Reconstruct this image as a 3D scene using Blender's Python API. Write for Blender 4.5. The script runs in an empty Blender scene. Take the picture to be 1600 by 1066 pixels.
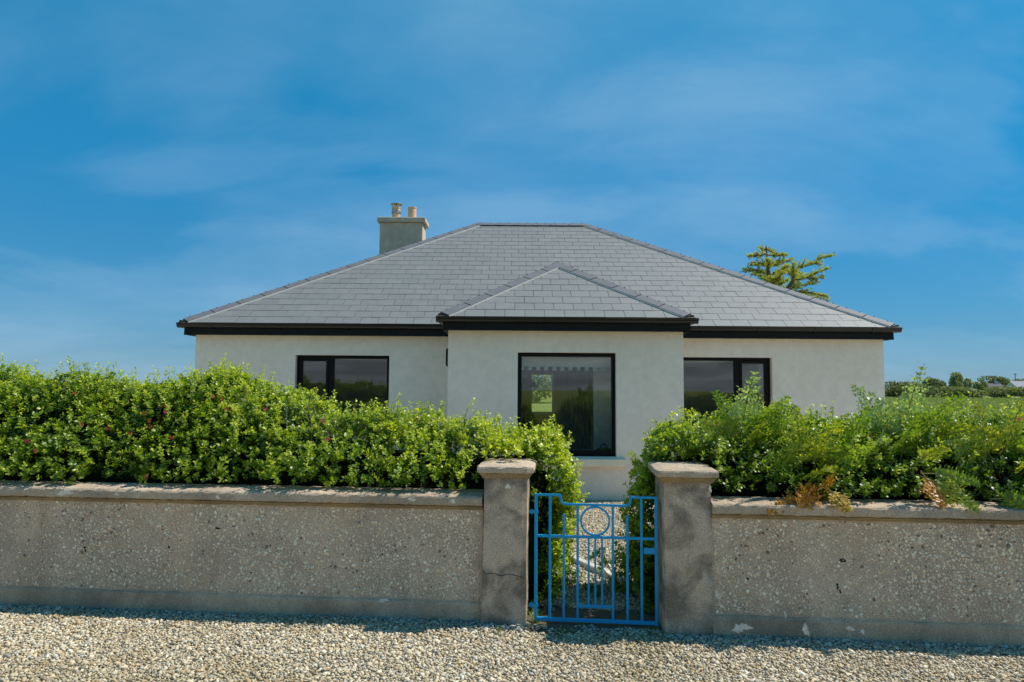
import bpy, bmesh, math, random
import numpy as np
from mathutils import Vector, Matrix

random.seed(7)
RNG = np.random.default_rng(7)
SC = bpy.context.scene
COL = SC.collection
R = math.radians

# ------------------------------------------------------------------ camera
CAM_H = 1.7
PITCH, ROLL = R(3.86), R(0.4)
F_ = Vector((0, math.cos(PITCH), math.sin(PITCH)))
U0 = Vector((0, -math.sin(PITCH), math.cos(PITCH)))
R0 = Vector((1, 0, 0))
R_ = R0 * math.cos(ROLL) + U0 * math.sin(ROLL)
U_ = U0 * math.cos(ROLL) - R0 * math.sin(ROLL)
cam = bpy.data.cameras.new('camera')
cam.sensor_width = 36
cam.lens = 24.0
cam.clip_start = 0.05
cam.clip_end = 12000
cam_o = bpy.data.objects.new('camera', cam)
COL.objects.link(cam_o)
M = Matrix((R_, U_, -F_)).transposed().to_4x4()
M.translation = (0, 0, CAM_H)
cam_o.matrix_world = M
SC.camera = cam_o

# ------------------------------------------------------------------ sun, sky, exposure
SUN = Vector((0.70, 0.13, 1.0)).normalized()
EL = math.asin(SUN.z)
AZ = math.atan2(SUN.x, SUN.y)
sl = bpy.data.lights.new('sun', 'SUN')
sl.energy = 3.25
sl.angle = R(0.55)
sl.color = (1.0, 0.955, 0.88)
so = bpy.data.objects.new('sun', sl)
COL.objects.link(so)
so.rotation_euler = SUN.to_track_quat('Z', 'Y').to_euler()
so.location = (20, 10, 30)

SC.view_settings.view_transform = 'Standard'
SC.view_settings.look = 'None'
SC.view_settings.gamma = 1
SC.view_settings.exposure = 0.78
SC.view_settings.use_curve_mapping = False

CLOUD_AT = (18.8, 28.3, 0)
W = bpy.data.worlds.new('World')
SC.world = W
W.use_nodes = True
nt = W.node_tree
nt.nodes.clear()


def N(t, typ, **kw):
    n = t.nodes.new(typ)
    for k, v in kw.items():
        if k in n.inputs.keys():
            n.inputs[k].default_value = v
        else:
            setattr(n, k, v)
    return n


def L(t, a, b):
    t.links.new(a, b)


def ramp(t, src, stops, interp='LINEAR'):
    r = t.nodes.new('ShaderNodeValToRGB')
    r.color_ramp.interpolation = interp
    el = r.color_ramp.elements
    while len(el) < len(stops):
        el.new(0.5)
    for e, (p, c) in zip(el, stops):
        e.position = p
        e.color = c if len(c) == 4 else (*c, 1)
    if src is not None:
        t.links.new(src, r.inputs[0])
    return r


def mixc(t, fac, a, b, blend='MIX'):
    m = t.nodes.new('ShaderNodeMix')
    m.data_type = 'RGBA'
    m.blend_type = blend
    for sock, v in ((m.inputs[0], fac), (m.inputs[6], a), (m.inputs[7], b)):
        if hasattr(v, 'links') or isinstance(v, bpy.types.NodeSocket):
            t.links.new(v, sock)
        elif isinstance(v, (int, float)):
            sock.default_value = v
        else:
            sock.default_value = (*v, 1) if len(v) == 3 else v
    return m.outputs[2]


def mathn(t, op, a, b=None, c=None, clamp=False):
    m = t.nodes.new('ShaderNodeMath')
    m.operation = op
    m.use_clamp = clamp
    for i, v in enumerate((a, b, c)):
        if v is None:
            continue
        if isinstance(v, bpy.types.NodeSocket):
            t.links.new(v, m.inputs[i])
        else:
            m.inputs[i].default_value = v
    return m.outputs[0]


sky = N(nt, 'ShaderNodeTexSky', sky_type='NISHITA')
sky.sun_disc = False
sky.sun_elevation = EL
sky.sun_rotation = AZ
sky.altitude = 20
sky.air_density = 1.0
sky.dust_density = 0.0
sky.ozone_density = 3.0
tc = N(nt, 'ShaderNodeTexCoord')
sep = N(nt, 'ShaderNodeSeparateXYZ')
L(nt, tc.outputs['Generated'], sep.inputs[0])
# deep clear blue: less of the white horizon band than the plain model gives
el = ramp(nt, mathn(nt, 'MAXIMUM', sep.outputs[2], 0.0), [(0.0, (0.34, 0.58, 0.86)), (0.10, (0.17, 0.64, 1.00)), (0.28, (0.04, 0.74, 1.18)), (0.5, (0.03, 0.90, 1.28)), (1.0, (0.14, 1.05, 1.38))])
hs = N(nt, 'ShaderNodeHueSaturation')
hs.inputs['Saturation'].default_value = 1.10
gm = N(nt, 'ShaderNodeGamma', Gamma=0.55)
L(nt, sky.outputs[0], gm.inputs[0])
L(nt, gm.outputs[0], hs.inputs['Color'])
tint = mixc(nt, 1.0, hs.outputs[0], el.outputs[0], 'MULTIPLY')
zz = mathn(nt, 'ADD', mathn(nt, 'MAXIMUM', sep.outputs[2], 0.0), 0.30)
cx = mathn(nt, 'DIVIDE', sep.outputs[0], zz)
cy = mathn(nt, 'DIVIDE', sep.outputs[1], zz)
cmb = N(nt, 'ShaderNodeCombineXYZ')
L(nt, cx, cmb.inputs[0])
L(nt, cy, cmb.inputs[1])
mp = N(nt, 'ShaderNodeMapping')
mp.inputs['Rotation'].default_value = (0, 0, R(-20))
mp.inputs['Scale'].default_value = (0.8, 1.3, 1)
mp.inputs['Location'].default_value = CLOUD_AT
L(nt, cmb.outputs[0], mp.inputs[0])
n1 = N(nt, 'ShaderNodeTexNoise', Scale=1.0, Detail=6.0, Roughness=0.5, Distortion=0.5)
L(nt, mp.outputs[0], n1.inputs['Vector'])
cl = ramp(nt, n1.outputs[0], [(0.40, (0.05, 0.05, 0.05)), (0.50, (0.55, 0.55, 0.55)), (0.66, (1, 1, 1))], 'EASE')
n2 = N(nt, 'ShaderNodeTexNoise', Scale=3.0, Detail=8.0, Roughness=0.58, Distortion=0.3)
L(nt, mp.outputs[0], n2.inputs['Vector'])
cl2 = ramp(nt, n2.outputs[0], [(0.30, (0.40, 0.40, 0.40)), (0.68, (1, 1, 1))])
low = ramp(nt, mathn(nt, 'MAXIMUM', sep.outputs[2], 0.0), [(0.0, (1, 1, 1)), (0.22, (0.35, 0.35, 0.35)), (0.5, (0, 0, 0))], 'EASE')
cov = mathn(nt, 'ADD', mathn(nt, 'MULTIPLY', cl.outputs[0], cl2.outputs[0]), mathn(nt, 'MULTIPLY', low.outputs[0], 0.22), clamp=True)
cf = mathn(nt, 'MULTIPLY', cov, 0.36)
skyc = mixc(nt, cf, tint, (2.1, 3.2, 4.3))
bg = N(nt, 'ShaderNodeBackground')
bg.inputs['Strength'].default_value = 0.112
L(nt, skyc, bg.inputs['Color'])
wo = N(nt, 'ShaderNodeOutputWorld')
L(nt, bg.outputs[0], wo.inputs[0])

# ------------------------------------------------------------------ helpers
MATS = {}


def new_mat(name):
    m = bpy.data.materials.new(name)
    m.use_nodes = True
    t = m.node_tree
    t.nodes.clear()
    out = t.nodes.new('ShaderNodeOutputMaterial')
    p = t.nodes.new('ShaderNodeBsdfPrincipled')
    t.links.new(p.outputs[0], out.inputs[0])
    MATS[name] = m
    return m, t, p, out


def objco(t, scale=None):
    c = t.nodes.new('ShaderNodeTexCoord')
    return c.outputs['Object']


def geopos(t):
    g = t.nodes.new('ShaderNodeNewGeometry')
    return g.outputs['Position']


def noise(t, vec, scale, detail=4, rough=0.55, dist=0.0):
    n = N(t, 'ShaderNodeTexNoise', Scale=scale, Detail=float(detail), Roughness=rough, Distortion=dist)
    t.links.new(vec, n.inputs['Vector'])
    return n.outputs[0]


def bump(t, p, h, strength=0.3, dist=0.01):
    b = t.nodes.new('ShaderNodeBump')
    b.inputs['Strength'].default_value = strength
    b.inputs['Distance'].default_value = dist
    t.links.new(h, b.inputs['Height'])
    t.links.new(b.outputs[0], p.inputs['Normal'])


def plain(name, col, rough=0.6, var=0.12, scale=6, metal=0.0, bumps=0.1, bscale=60, spec=0.5):
    m, t, p, o = new_mat(name)
    v = geopos(t)
    n = noise(t, v, scale, 5)
    dark = tuple(c * (1 - var) for c in col)
    lite = tuple(min(1, c * (1 + var)) for c in col)
    r = ramp(t, n, [(0.3, dark), (0.7, lite)])
    t.links.new(r.outputs[0], p.inputs['Base Color'])
    p.inputs['Roughness'].default_value = rough
    p.inputs['Metallic'].default_value = metal
    p.inputs['Specular IOR Level'].default_value = spec
    if bumps:
        bump(t, p, noise(t, v, bscale, 3), bumps, 0.004)
    return m


def obj(name, me, mat=None, parent=None, **props):
    o = bpy.data.objects.new(name, me)
    COL.objects.link(o)
    if mat is not None and me is not None and len(me.materials) == 0:
        for mm in (mat if isinstance(mat, (list, tuple)) else [mat]):
            me.materials.append(MATS[mm])
    if parent is not None:
        o.parent = parent
    for k, v in props.items():
        o[k] = v
    return o


def thing(name, label, category, loc=(0, 0, 0), group=None):
    o = bpy.data.objects.new(name, None)
    o.empty_display_size = 0.1
    COL.objects.link(o)
    o.location = loc
    o['label'] = label
    o['category'] = category
    if group:
        o['group'] = group
    return o


class MB:
    """collects shapes for one mesh"""

    def __init__(s):
        s.v = []
        s.f = []
        s.mi = []

    def add(s, vs, fs, mi=0):
        k = len(s.v)
        s.v += [tuple(v) for v in vs]
        s.f += [tuple(i + k for i in f) for f in fs]
        s.mi += [mi] * len(fs)

    def box(s, x0, x1, y0, y1, z0, z1, fr=None, mi=0):
        vs = [(x, y, z) for z in (z0, z1) for y in (y0, y1) for x in (x0, x1)]
        if fr:
            vs = [fr(*v) for v in vs]
        s.add(vs, [(0, 2, 3, 1), (4, 5, 7, 6), (0, 1, 5, 4), (2, 6, 7, 3), (0, 4, 6, 2), (1, 3, 7, 5)], mi)

    def bbox(s, x0, x1, y0, y1, z0, z1, b=0.005, fr=None, mi=0):
        """box with chamfered edges"""
        pts = []
        cx, cy, cz = (x0 + x1) / 2, (y0 + y1) / 2, (z0 + z1) / 2
        hx, hy, hz = (x1 - x0) / 2, (y1 - y0) / 2, (z1 - z0) / 2
        idx = {}
        for sx in (-1, 1):
            for sy in (-1, 1):
                for sz in (-1, 1):
                    for a in range(3):
                        h = [hx - b, hy - b, hz - b]
                        h[a] += b
                        idx[(sx, sy, sz, a)] = len(pts)
                        pts.append((cx + sx * h[0], cy + sy * h[1], cz + sz * h[2]))
        fs = []

        def q(*ks):
            fs.append(tuple(idx[k] for k in ks))
        for a in range(3):
            for sg in (-1, 1):
                c = []
                for s1, s2 in ((-1, -1), (1, -1), (1, 1), (-1, 1)):
                    k = [0, 0, 0]
                    k[a] = sg
                    k[(a + 1) % 3] = s1
                    k[(a + 2) % 3] = s2
                    c.append((*k, a))
                q(*(c if sg > 0 else c[::-1]))
        for a in range(3):
            b1, b2 = (a + 1) % 3, (a + 2) % 3
            for s1 in (-1, 1):
                for s2 in (-1, 1):
                    def kk(sa, ax):
                        k = [0, 0, 0]
                        k[a] = sa
                        k[b1] = s1
                        k[b2] = s2
                        return (*k, ax)
                    c = [kk(-1, b1), kk(1, b1), kk(1, b2), kk(-1, b2)]
                    q(*(c if s1 * s2 < 0 else c[::-1]))
        for sx in (-1, 1):
            for sy in (-1, 1):
                for sz in (-1, 1):
                    c = [(sx, sy, sz, 0), (sx, sy, sz, 1), (sx, sy, sz, 2)]
                    q(*(c if sx * sy * sz > 0 else c[::-1]))
        if fr:
            pts = [fr(*v) for v in pts]
        s.add(pts, fs, mi)

    def tube(s, pts, rad, seg=8, caps=True, mi=0):
        pts = [Vector(p) for p in pts]
        rads = rad if isinstance(rad, (list, tuple)) else [rad] * len(pts)
        k = len(s.v)
        up = None
        n = len(pts)
        for i, p in enumerate(pts):
            d = (pts[min(i + 1, n - 1)] - pts[max(i - 1, 0)]).normalized()
            if up is None:
                up = Vector((0, 0, 1)) if abs(d.z) < 0.9 else Vector((0, 1, 0))
            a = d.cross(up).normalized()
            up2 = a.cross(d).normalized()
            up = up2
            for j in range(seg):
                an = 2 * math.pi * j / seg
                s.v.append(tuple(p + (a * math.cos(an) + up2 * math.sin(an)) * rads[i]))
        for i in range(n - 1):
            for j in range(seg):
                j2 = (j + 1) % seg
                s.f.append((k + i * seg + j, k + i * seg + j2, k + (i + 1) * seg + j2, k + (i + 1) * seg + j))
                s.mi.append(mi)
        if caps:
            s.f.append(tuple(k + j for j in range(seg))[::-1])
            s.f.append(tuple(k + (n - 1) * seg + j for j in range(seg)))
            s.mi += [mi, mi]

    def lathe(s, c, prof, seg=24, mi=0):
        k = len(s.v)
        for r, z in prof:
            for j in range(seg):
                a = 2 * math.pi * j / seg
                s.v.append((c[0] + r * math.cos(a), c[1] + r * math.sin(a), c[2] + z))
        for i in range(len(prof) - 1):
            for j in range(seg):
                j2 = (j + 1) % seg
                s.f.append((k + i * seg + j, k + i * seg + j2, k + (i + 1) * seg + j2, k + (i + 1) * seg + j))
                s.mi.append(mi)

    def sweep(s, prof, path, closed=True, mi=0):
        """prof: list of (a,b); path: list of functions (a,b)->xyz ; joins rings"""
        k = len(s.v)
        m = len(prof)
        for fn in path:
            s.v += [tuple(fn(a, b)) for a, b in prof]
        for i in range(len(path) - 1):
            for j in range(m if closed else m - 1):
                j2 = (j + 1) % m
                s.f.append((k + i * m + j, k + (i + 1) * m + j, k + (i + 1) * m + j2, k + i * m + j2))
                s.mi.append(mi)
        if closed:
            s.f.append(tuple(k + j for j in range(m)))
            s.f.append(tuple(k + (len(path) - 1) * m + j for j in range(m))[::-1])
            s.mi += [mi, mi]

    def mesh(s, name, smooth=False):
        me = bpy.data.meshes.new(name)
        me.from_pydata(s.v, [], s.f)
        if any(s.mi):
            me.polygons.foreach_set('material_index', s.mi)
        if smooth:
            me.polygons.foreach_set('use_smooth', [True] * len(s.f))
        me.update()
        return me

    def build(s, name, mat, parent=None, smooth=False, **props):
        return obj(name, s.mesh(name, smooth), mat, parent, **props)


def np_mesh(name, V, faces, cols=None, smooth=False):
    """faces: list of int arrays (n,k)"""
    me = bpy.data.meshes.new(name)
    me.vertices.add(len(V))
    me.vertices.foreach_set('co', np.ascontiguousarray(V, dtype=np.float32).ravel())
    nl = sum(f.size for f in faces)
    npoly = sum(len(f) for f in faces)
    me.loops.add(nl)
    me.polygons.add(npoly)
    me.loops.foreach_set('vertex_index', np.concatenate([f.ravel() for f in faces]).astype(np.int32))
    tot = np.concatenate([np.full(len(f), f.shape[1]) for f in faces]).astype(np.int32)
    st = np.concatenate([[0], np.cumsum(tot)[:-1]]).astype(np.int32)
    me.polygons.foreach_set('loop_start', st)
    me.polygons.foreach_set('loop_total', tot)
    if smooth:
        me.polygons.foreach_set('use_smooth', np.ones(npoly, dtype=bool))
    me.update(calc_edges=True)
    if cols is not None:
        a = me.color_attributes.new('col', 'FLOAT_COLOR', 'POINT')
        c = np.ones((len(V), 4), dtype=np.float32)
        c[:, :3] = cols
        a.data.foreach_set('color', c.ravel())
    return me


class VNoise:
    def __init__(s, seed):
        s.g = np.random.default_rng(seed).random((32, 32, 32))

    def __call__(s, P, sc):
        Q = np.asarray(P) * sc
        i = np.floor(Q).astype(int)
        f = Q - i
        f = f * f * (3 - 2 * f)
        r = 0
        for dx in (0, 1):
            for dy in (0, 1):
                for dz in (0, 1):
                    w = (f[:, 0] if dx else 1 - f[:, 0]) * (f[:, 1] if dy else 1 - f[:, 1]) * (f[:, 2] if dz else 1 - f[:, 2])
                    r = r + w * s.g[(i[:, 0] + dx) % 32, (i[:, 1] + dy) % 32, (i[:, 2] + dz) % 32]
        return r * 2 - 1


def norm(a):
    return a / np.maximum(np.linalg.norm(a, axis=-1, keepdims=True), 1e-9)


# ------------------------------------------------------------------ materials
def attr_mat(name, rough=0.45, transl=0.0, spec=0.5, var=0.0, bumpscale=0):
    m, t, p, out = new_mat(name)
    a = N(t, 'ShaderNodeVertexColor', layer_name='col')
    c = a.outputs[0]
    L(t, c, p.inputs['Base Color'])
    p.inputs['Roughness'].default_value = rough
    p.inputs['Specular IOR Level'].default_value = spec
    if bumpscale:
        bump(t, p, noise(t, geopos(t), bumpscale, 4), 0.5, 0.003)
    if transl:
        tr = t.nodes.new('ShaderNodeBsdfTranslucent')
        tcol = mixc(t, 1.0, c, (1.5, 1.5, 0.55), 'MULTIPLY')
        L(t, tcol, tr.inputs[0])
        mx = t.nodes.new('ShaderNodeMixShader')
        mx.inputs[0].default_value = transl
        L(t, p.outputs[0], mx.inputs[1])
        L(t, tr.outputs[0], mx.inputs[2])
        L(t, mx.outputs[0], out.inputs[0])
    return m


attr_mat('leaf', 0.40, 0.45, 0.6)
attr_mat('needle', 0.6, 0.4, 0.3)
attr_mat('fern', 0.42, 0.42, 0.5)
attr_mat('pebble', 0.7, 0.0, 0.35, bumpscale=120)
attr_mat('far_leaf', 0.7, 0.2, 0.2)


def concrete_mat(name, base, stain=0.5, ochre=0.0, lichen=0.35, speck=1.0, sscale=1.7):
    m, t, p, out = new_mat(name)
    v = geopos(t)
    b = np.array(base)
    n_big = noise(t, v, sscale, 6, 0.6, 0.4)
    n_mid = noise(t, v, 9, 6, 0.65)
    n_fine = noise(t, v, 140, 3, 0.7)
    c1 = ramp(t, n_mid, [(0.25, tuple(b * 0.78)), (0.55, tuple(b)), (0.8, tuple(b * np.array([1.12, 1.08, 1.0])))]).outputs[0]
    st = ramp(t, n_big, [(0.42, (0, 0, 0)), (0.60, (1, 1, 1))]).outputs[0]
    c2 = mixc(t, mathn(t, 'MULTIPLY', st, stain), c1, tuple(b * np.array([0.36, 0.38, 0.40])))
    warm = ramp(t, noise(t, v, 2.6, 5, 0.6), [(0.5, (0, 0, 0)), (0.75, (1, 1, 1))]).outputs[0]
    c2 = mixc(t, mathn(t, 'MULTIPLY', warm, 0.35 + ochre), c2, (b[0] * 1.05, b[1] * 0.86, b[2] * 0.66))
    # vertical runs
    mpn = N(t, 'ShaderNodeMapping')
    mpn.inputs['Scale'].default_value = (7, 7, 0.7)
    L(t, v, mpn.inputs[0])
    runs = ramp(t, noise(t, mpn.outputs[0], 1.0, 5, 0.6), [(0.52, (0, 0, 0)), (0.75, (1, 1, 1))]).outputs[0]
    c2 = mixc(t, mathn(t, 'MULTIPLY', runs, 0.32), c2, tuple(b * 0.45))
    # fine aggregate
    fr = ramp(t, n_fine, [(0.30, (0.45, 0.45, 0.45)), (0.48, (1, 1, 1)), (0.66, (1.5, 1.46, 1.38))]).outputs[0]
    c3 = mixc(t, 0.85 * speck, c2, fr, 'MULTIPLY')
    # pale lichen blotches
    vo = N(t, 'ShaderNodeTexVoronoi', Scale=6.5)
    wv = mixc(t, 0.04, v, N(t, 'ShaderNodeTexNoise', Scale=14.0).outputs[1])
    L(t, wv, vo.inputs['Vector'])
    li = ramp(t, vo.outputs[0], [(0.12, (1, 1, 1)), (0.2, (0, 0, 0))]).outputs[0]
    lim = ramp(t, noise(t, v, 3.3, 4, 0.6), [(0.54, (0, 0, 0)), (0.62, (1, 1, 1))]).outputs[0]
    c4 = mixc(t, mathn(t, 'MULTIPLY', mathn(t, 'MULTIPLY', li, lim), lichen), c3, (0.42, 0.42, 0.38))
    L(t, c4, p.inputs['Base Color'])
    p.inputs['Roughness'].default_value = 0.92
    p.inputs['Specular IOR Level'].default_value = 0.2
    h = mathn(t, 'ADD', n_fine, mathn(t, 'MULTIPLY', n_mid, 0.6))
    bump(t, p, h, 0.8, 0.008)
    return m


concrete_mat('dash_concrete', (0.60, 0.455, 0.33), 0.32)
concrete_mat('pillar_concrete', (0.56, 0.435, 0.32), 1.0, lichen=0.6, sscale=4.2)
concrete_mat('plinth_concrete', (0.58, 0.43, 0.295), 0.6)
concrete_mat('coping_concrete', (0.52, 0.405, 0.295), 0.45, lichen=0.9)
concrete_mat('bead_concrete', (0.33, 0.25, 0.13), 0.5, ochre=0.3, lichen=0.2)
concrete_mat('kerb_concrete', (0.62, 0.58, 0.50), 0.3, lichen=0.1)
concrete_mat('chimney_render', (0.58, 0.48, 0.37), 0.2, lichen=0.0, speck=0.25)
plain('lichen_white', (0.70, 0.62, 0.50), 0.9, 0.15, 30, bumps=0.3)
plain('pit_black', (0.018, 0.016, 0.014), 0.95, 0.3, 60)
plain('crack', (0.05, 0.045, 0.04), 0.95, 0.3, 60)

# painted house render
m, t, p, out = new_mat('wall_render')
v = geopos(t)
c = ramp(t, noise(t, v, 0.9, 6, 0.6), [(0.3, (0.87, 0.755, 0.62)), (0.7, (0.94, 0.825, 0.685))]).outputs[0]
mpw = N(t, 'ShaderNodeMapping')
mpw.inputs['Scale'].default_value = (5, 5, 0.5)
L(t, v, mpw.inputs[0])
run = ramp(t, noise(t, mpw.outputs[0], 1.0, 6, 0.65), [(0.5, (1, 1, 1)), (0.8, (0.945, 0.94, 0.92))]).outputs[0]
c = mixc(t, 1.0, c, run, 'MULTIPLY')
mot = ramp(t, noise(t, v, 7, 6, 0.7), [(0.35, (0.94, 0.94, 0.94)), (0.65, (1.05, 1.05, 1.05))]).outputs[0]
c = mixc(t, 1.0, c, mot, 'MULTIPLY')
sp = ramp(t, noise(t, v, 90, 3, 0.7), [(0.3, (0.9, 0.9, 0.9)), (0.62, (1, 1, 1)), (0.75, (1.07, 1.07, 1.07))]).outputs[0]
c = mixc(t, 0.8, c, sp, 'MULTIPLY')
L(t, c, p.inputs['Base Color'])
p.inputs['Roughness'].default_value = 0.9
p.inputs['Specular IOR Level'].default_value = 0.2
bump(t, p, noise(t, v, 60, 5, 0.75), 0.7, 0.010)

plain('sill_paint', (0.90, 0.75, 0.54), 0.85, 0.08, 5, spec=0.1)
plain('inner_plaster', (0.84, 0.85, 0.78), 0.85, 0.04, 2, bumps=0)
plain('inner_floor', (0.16, 0.12, 0.08), 0.5, 0.2, 4)
plain('black_plastic', (0.008, 0.0075, 0.007), 0.42, 0.15, 4, bumps=0.05, spec=0.18)
plain('gutter_plastic', (0.010, 0.010, 0.010), 0.28, 0.15, 4, bumps=0.05, spec=0.4)
plain('black_frame', (0.007, 0.0065, 0.006), 0.45, 0.15, 5, bumps=0.03, spec=0.15)
plain('gasket', (0.02, 0.02, 0.02), 0.6, 0.1, 5)
plain('brown_trim', (0.075, 0.05, 0.03), 0.8, 0.4, 30)
plain('terracotta', (0.62, 0.40, 0.24), 0.85, 0.12, 12)
plain('steel', (0.42, 0.41, 0.39), 0.4, 0.1, 20, metal=0.9)
plain('sticker', (0.7, 0.7, 0.7), 0.5, 0.1, 20)
plain('screw', (0.03, 0.03, 0.03), 0.5)
plain('underlay', (0.03, 0.03, 0.033), 0.9)
plain('zinc', (0.62, 0.61, 0.57), 0.6, 0.1, 10)
plain('blind_cloth', (0.85, 0.88, 0.80), 0.85, 0.04, 4, bumps=0)
plain('curtain_cloth', (0.55, 0.55, 0.52), 0.9, 0.15, 5)
plain('dark_wood', (0.02, 0.017, 0.015), 0.6, 0.2, 8)
plain('wicker', (0.03, 0.022, 0.015), 0.8, 0.3, 30)
plain('bark', (0.12, 0.095, 0.07), 0.95, 0.35, 8, bumps=0.6, bscale=20)
plain('twig', (0.20, 0.16, 0.10), 0.9, 0.3, 20)
plain('dry_twig', (0.36, 0.30, 0.22), 0.9, 0.3, 20)
plain('fern_stem', (0.16, 0.17, 0.04), 0.7, 0.3, 10)
plain('dead_stem', (0.24, 0.10, 0.025), 0.8, 0.3, 10)
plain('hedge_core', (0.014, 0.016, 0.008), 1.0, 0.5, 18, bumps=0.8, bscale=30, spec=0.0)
plain('flower_pink', (0.55, 0.035, 0.07), 0.6, 0.35, 40)
plain('flower_rust', (0.50, 0.13, 0.05), 0.7, 0.3, 40)
plain('far_wall', (0.55, 0.54, 0.5), 0.9)
plain('far_roof_dark', (0.055, 0.055, 0.065), 0.8)
plain('far_roof_pale', (0.22, 0.23, 0.26), 0.8)
plain('pole_wood', (0.10, 0.08, 0.07), 0.9)
plain('field_straw', (0.22, 0.2, 0.08), 0.9)

# blue gate paint
m, t, p, out = new_mat('blue_paint')
v = geopos(t)
c = ramp(t, noise(t, v, 14, 5), [(0.3, (0.003, 0.27, 0.52)), (0.7, (0.004, 0.31, 0.58))]).outputs[0]
chip = ramp(t, noise(t, v, 75, 4, 0.7), [(0.72, (0, 0, 0)), (0.76, (1, 1, 1))]).outputs[0]
c = mixc(t, mathn(t, 'MULTIPLY', chip, 0.6), c, (0.10, 0.07, 0.05))
L(t, c, p.inputs['Base Color'])
p.inputs['Roughness'].default_value = 0.42
p.inputs['Specular IOR Level'].default_value = 0.25
bump(t, p, noise(t, v, 60, 3), 0.15, 0.003)

# slate
m, t, p, out = new_mat('slate')
v = geopos(t)
oi = t.nodes.new('ShaderNodeObjectInfo')
ge = t.nodes.new('ShaderNodeNewGeometry')
rnd = mathn(t, 'FRACT', mathn(t, 'ADD', oi.outputs['Random'], ge.outputs['Random Per Island']))
c = ramp(t, rnd, [(0.0, (0.152, 0.154, 0.144)), (0.5, (0.162, 0.164, 0.153)), (1.0, (0.171, 0.172, 0.160))]).outputs[0]
c = mixc(t, 0.5, c, ramp(t, noise(t, v, 5, 5, 0.6), [(0.3, (0.82, 0.83, 0.85)), (0.7, (1.12, 1.1, 1.08))]).outputs[0], 'MULTIPLY')
lich = ramp(t, noise(t, v, 11, 5, 0.7), [(0.74, (0, 0, 0)), (0.78, (1, 1, 1))]).outputs[0]
c = mixc(t, mathn(t, 'MULTIPLY', lich, 0.25), c, (0.38, 0.38, 0.36))
L(t, c, p.inputs['Base Color'])
p.inputs['Roughness'].default_value = 0.60
p.inputs['Specular IOR Level'].default_value = 0.9
bump(t, p, noise(t, v, 25, 5, 0.7), 0.22, 0.006)
plain('cap_tile', (0.125, 0.122, 0.128), 0.6, 0.1, 6, bumps=0.1, bscale=40)

# glass
m, t, p, out = new_mat('glass')
t.nodes.remove(p)
fr = t.nodes.new('ShaderNodeFresnel')
fr.inputs[0].default_value = 1.52
fac = mathn(t, 'MULTIPLY', fr.outputs[0], 2.7, clamp=True)
tr = t.nodes.new('ShaderNodeBsdfTransparent')
tr.inputs[0].default_value = (0.88, 0.92, 0.88, 1)
gl = t.nodes.new('ShaderNodeBsdfGlossy')
gl.inputs['Roughness'].default_value = 0.0
nb = t.nodes.new('ShaderNodeBump')
nb.inputs['Strength'].default_value = 0.05
nb.inputs['Distance'].default_value = 0.01
L(t, noise(t, geopos(t), 1.6, 2), nb.inputs['Height'])
L(t, nb.outputs[0], gl.inputs['Normal'])
mx = t.nodes.new('ShaderNodeMixShader')
L(t, fac, mx.inputs[0])
L(t, tr.outputs[0], mx.inputs[1])
L(t, gl.outputs[0], mx.inputs[2])
L(t, mx.outputs[0], out.inputs[0])

# gravel base sheet
m, t, p, out = new_mat('gravel_base')
v = geopos(t)
vo = N(t, 'ShaderNodeTexVoronoi', Scale=42.0)
L(t, v, vo.inputs['Vector'])
hsv = N(t, 'ShaderNodeSeparateColor')
L(t, vo.outputs['Color'], hsv.inputs[0])
c = ramp(t, hsv.outputs[0], [(0.0, (0.34, 0.29, 0.22)), (0.4, (0.50, 0.44, 0.33)), (0.8, (0.62, 0.56, 0.45)), (1.0, (0.46, 0.46, 0.45))]).outputs[0]
c = mixc(t, 0.6, c, ramp(t, noise(t, v, 3, 5), [(0.3, (0.75, 0.72, 0.66)), (0.7, (1.1, 1.1, 1.1))]).outputs[0], 'MULTIPLY')
L(t, c, p.inputs['Base Color'])
p.inputs['Roughness'].default_value = 0.95
bump(t, p, mathn(t, 'SUBTRACT', 1.0, vo.outputs[0]), 1.0, 0.012)

# dirt with moss
m, t, p, out = new_mat('dirt')
v = geopos(t)
c = ramp(t, noise(t, v, 30, 6, 0.7), [(0.25, (0.06, 0.047, 0.034)), (0.55, (0.14, 0.112, 0.08)), (0.8, (0.24, 0.20, 0.15))]).outputs[0]
mo = ramp(t, noise(t, v, 5.5, 4, 0.6), [(0.5, (0, 0, 0)), (0.62, (1, 1, 1))]).outputs[0]
c = mixc(t, mathn(t, 'MULTIPLY', mo, 0.75), c, (0.13, 0.15, 0.03))
L(t, c, p.inputs['Base Color'])
p.inputs['Roughness'].default_value = 1.0
bump(t, p, noise(t, v, 60, 5, 0.7), 1.0, 0.02)

# field / terrain
m, t, p, out = new_mat('field')
v = geopos(t)
c = ramp(t, noise(t, v, 0.12, 6, 0.6), [(0.3, (0.19, 0.25, 0.055)), (0.5, (0.27, 0.31, 0.09)), (0.72, (0.36, 0.35, 0.15))]).outputs[0]
c = mixc(t, 0.6, c, ramp(t, noise(t, v, 2.5, 6, 0.7), [(0.3, (0.65, 0.7, 0.6)), (0.7, (1.25, 1.2, 1.2))]).outputs[0], 'MULTIPLY')
L(t, c, p.inputs['Base Color'])
p.inputs['Roughness'].default_value = 1.0
p.inputs['Specular IOR Level'].default_value = 0.0
bump(t, p, noise(t, v, 3.0, 6, 0.7), 1.0, 0.3)

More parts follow.
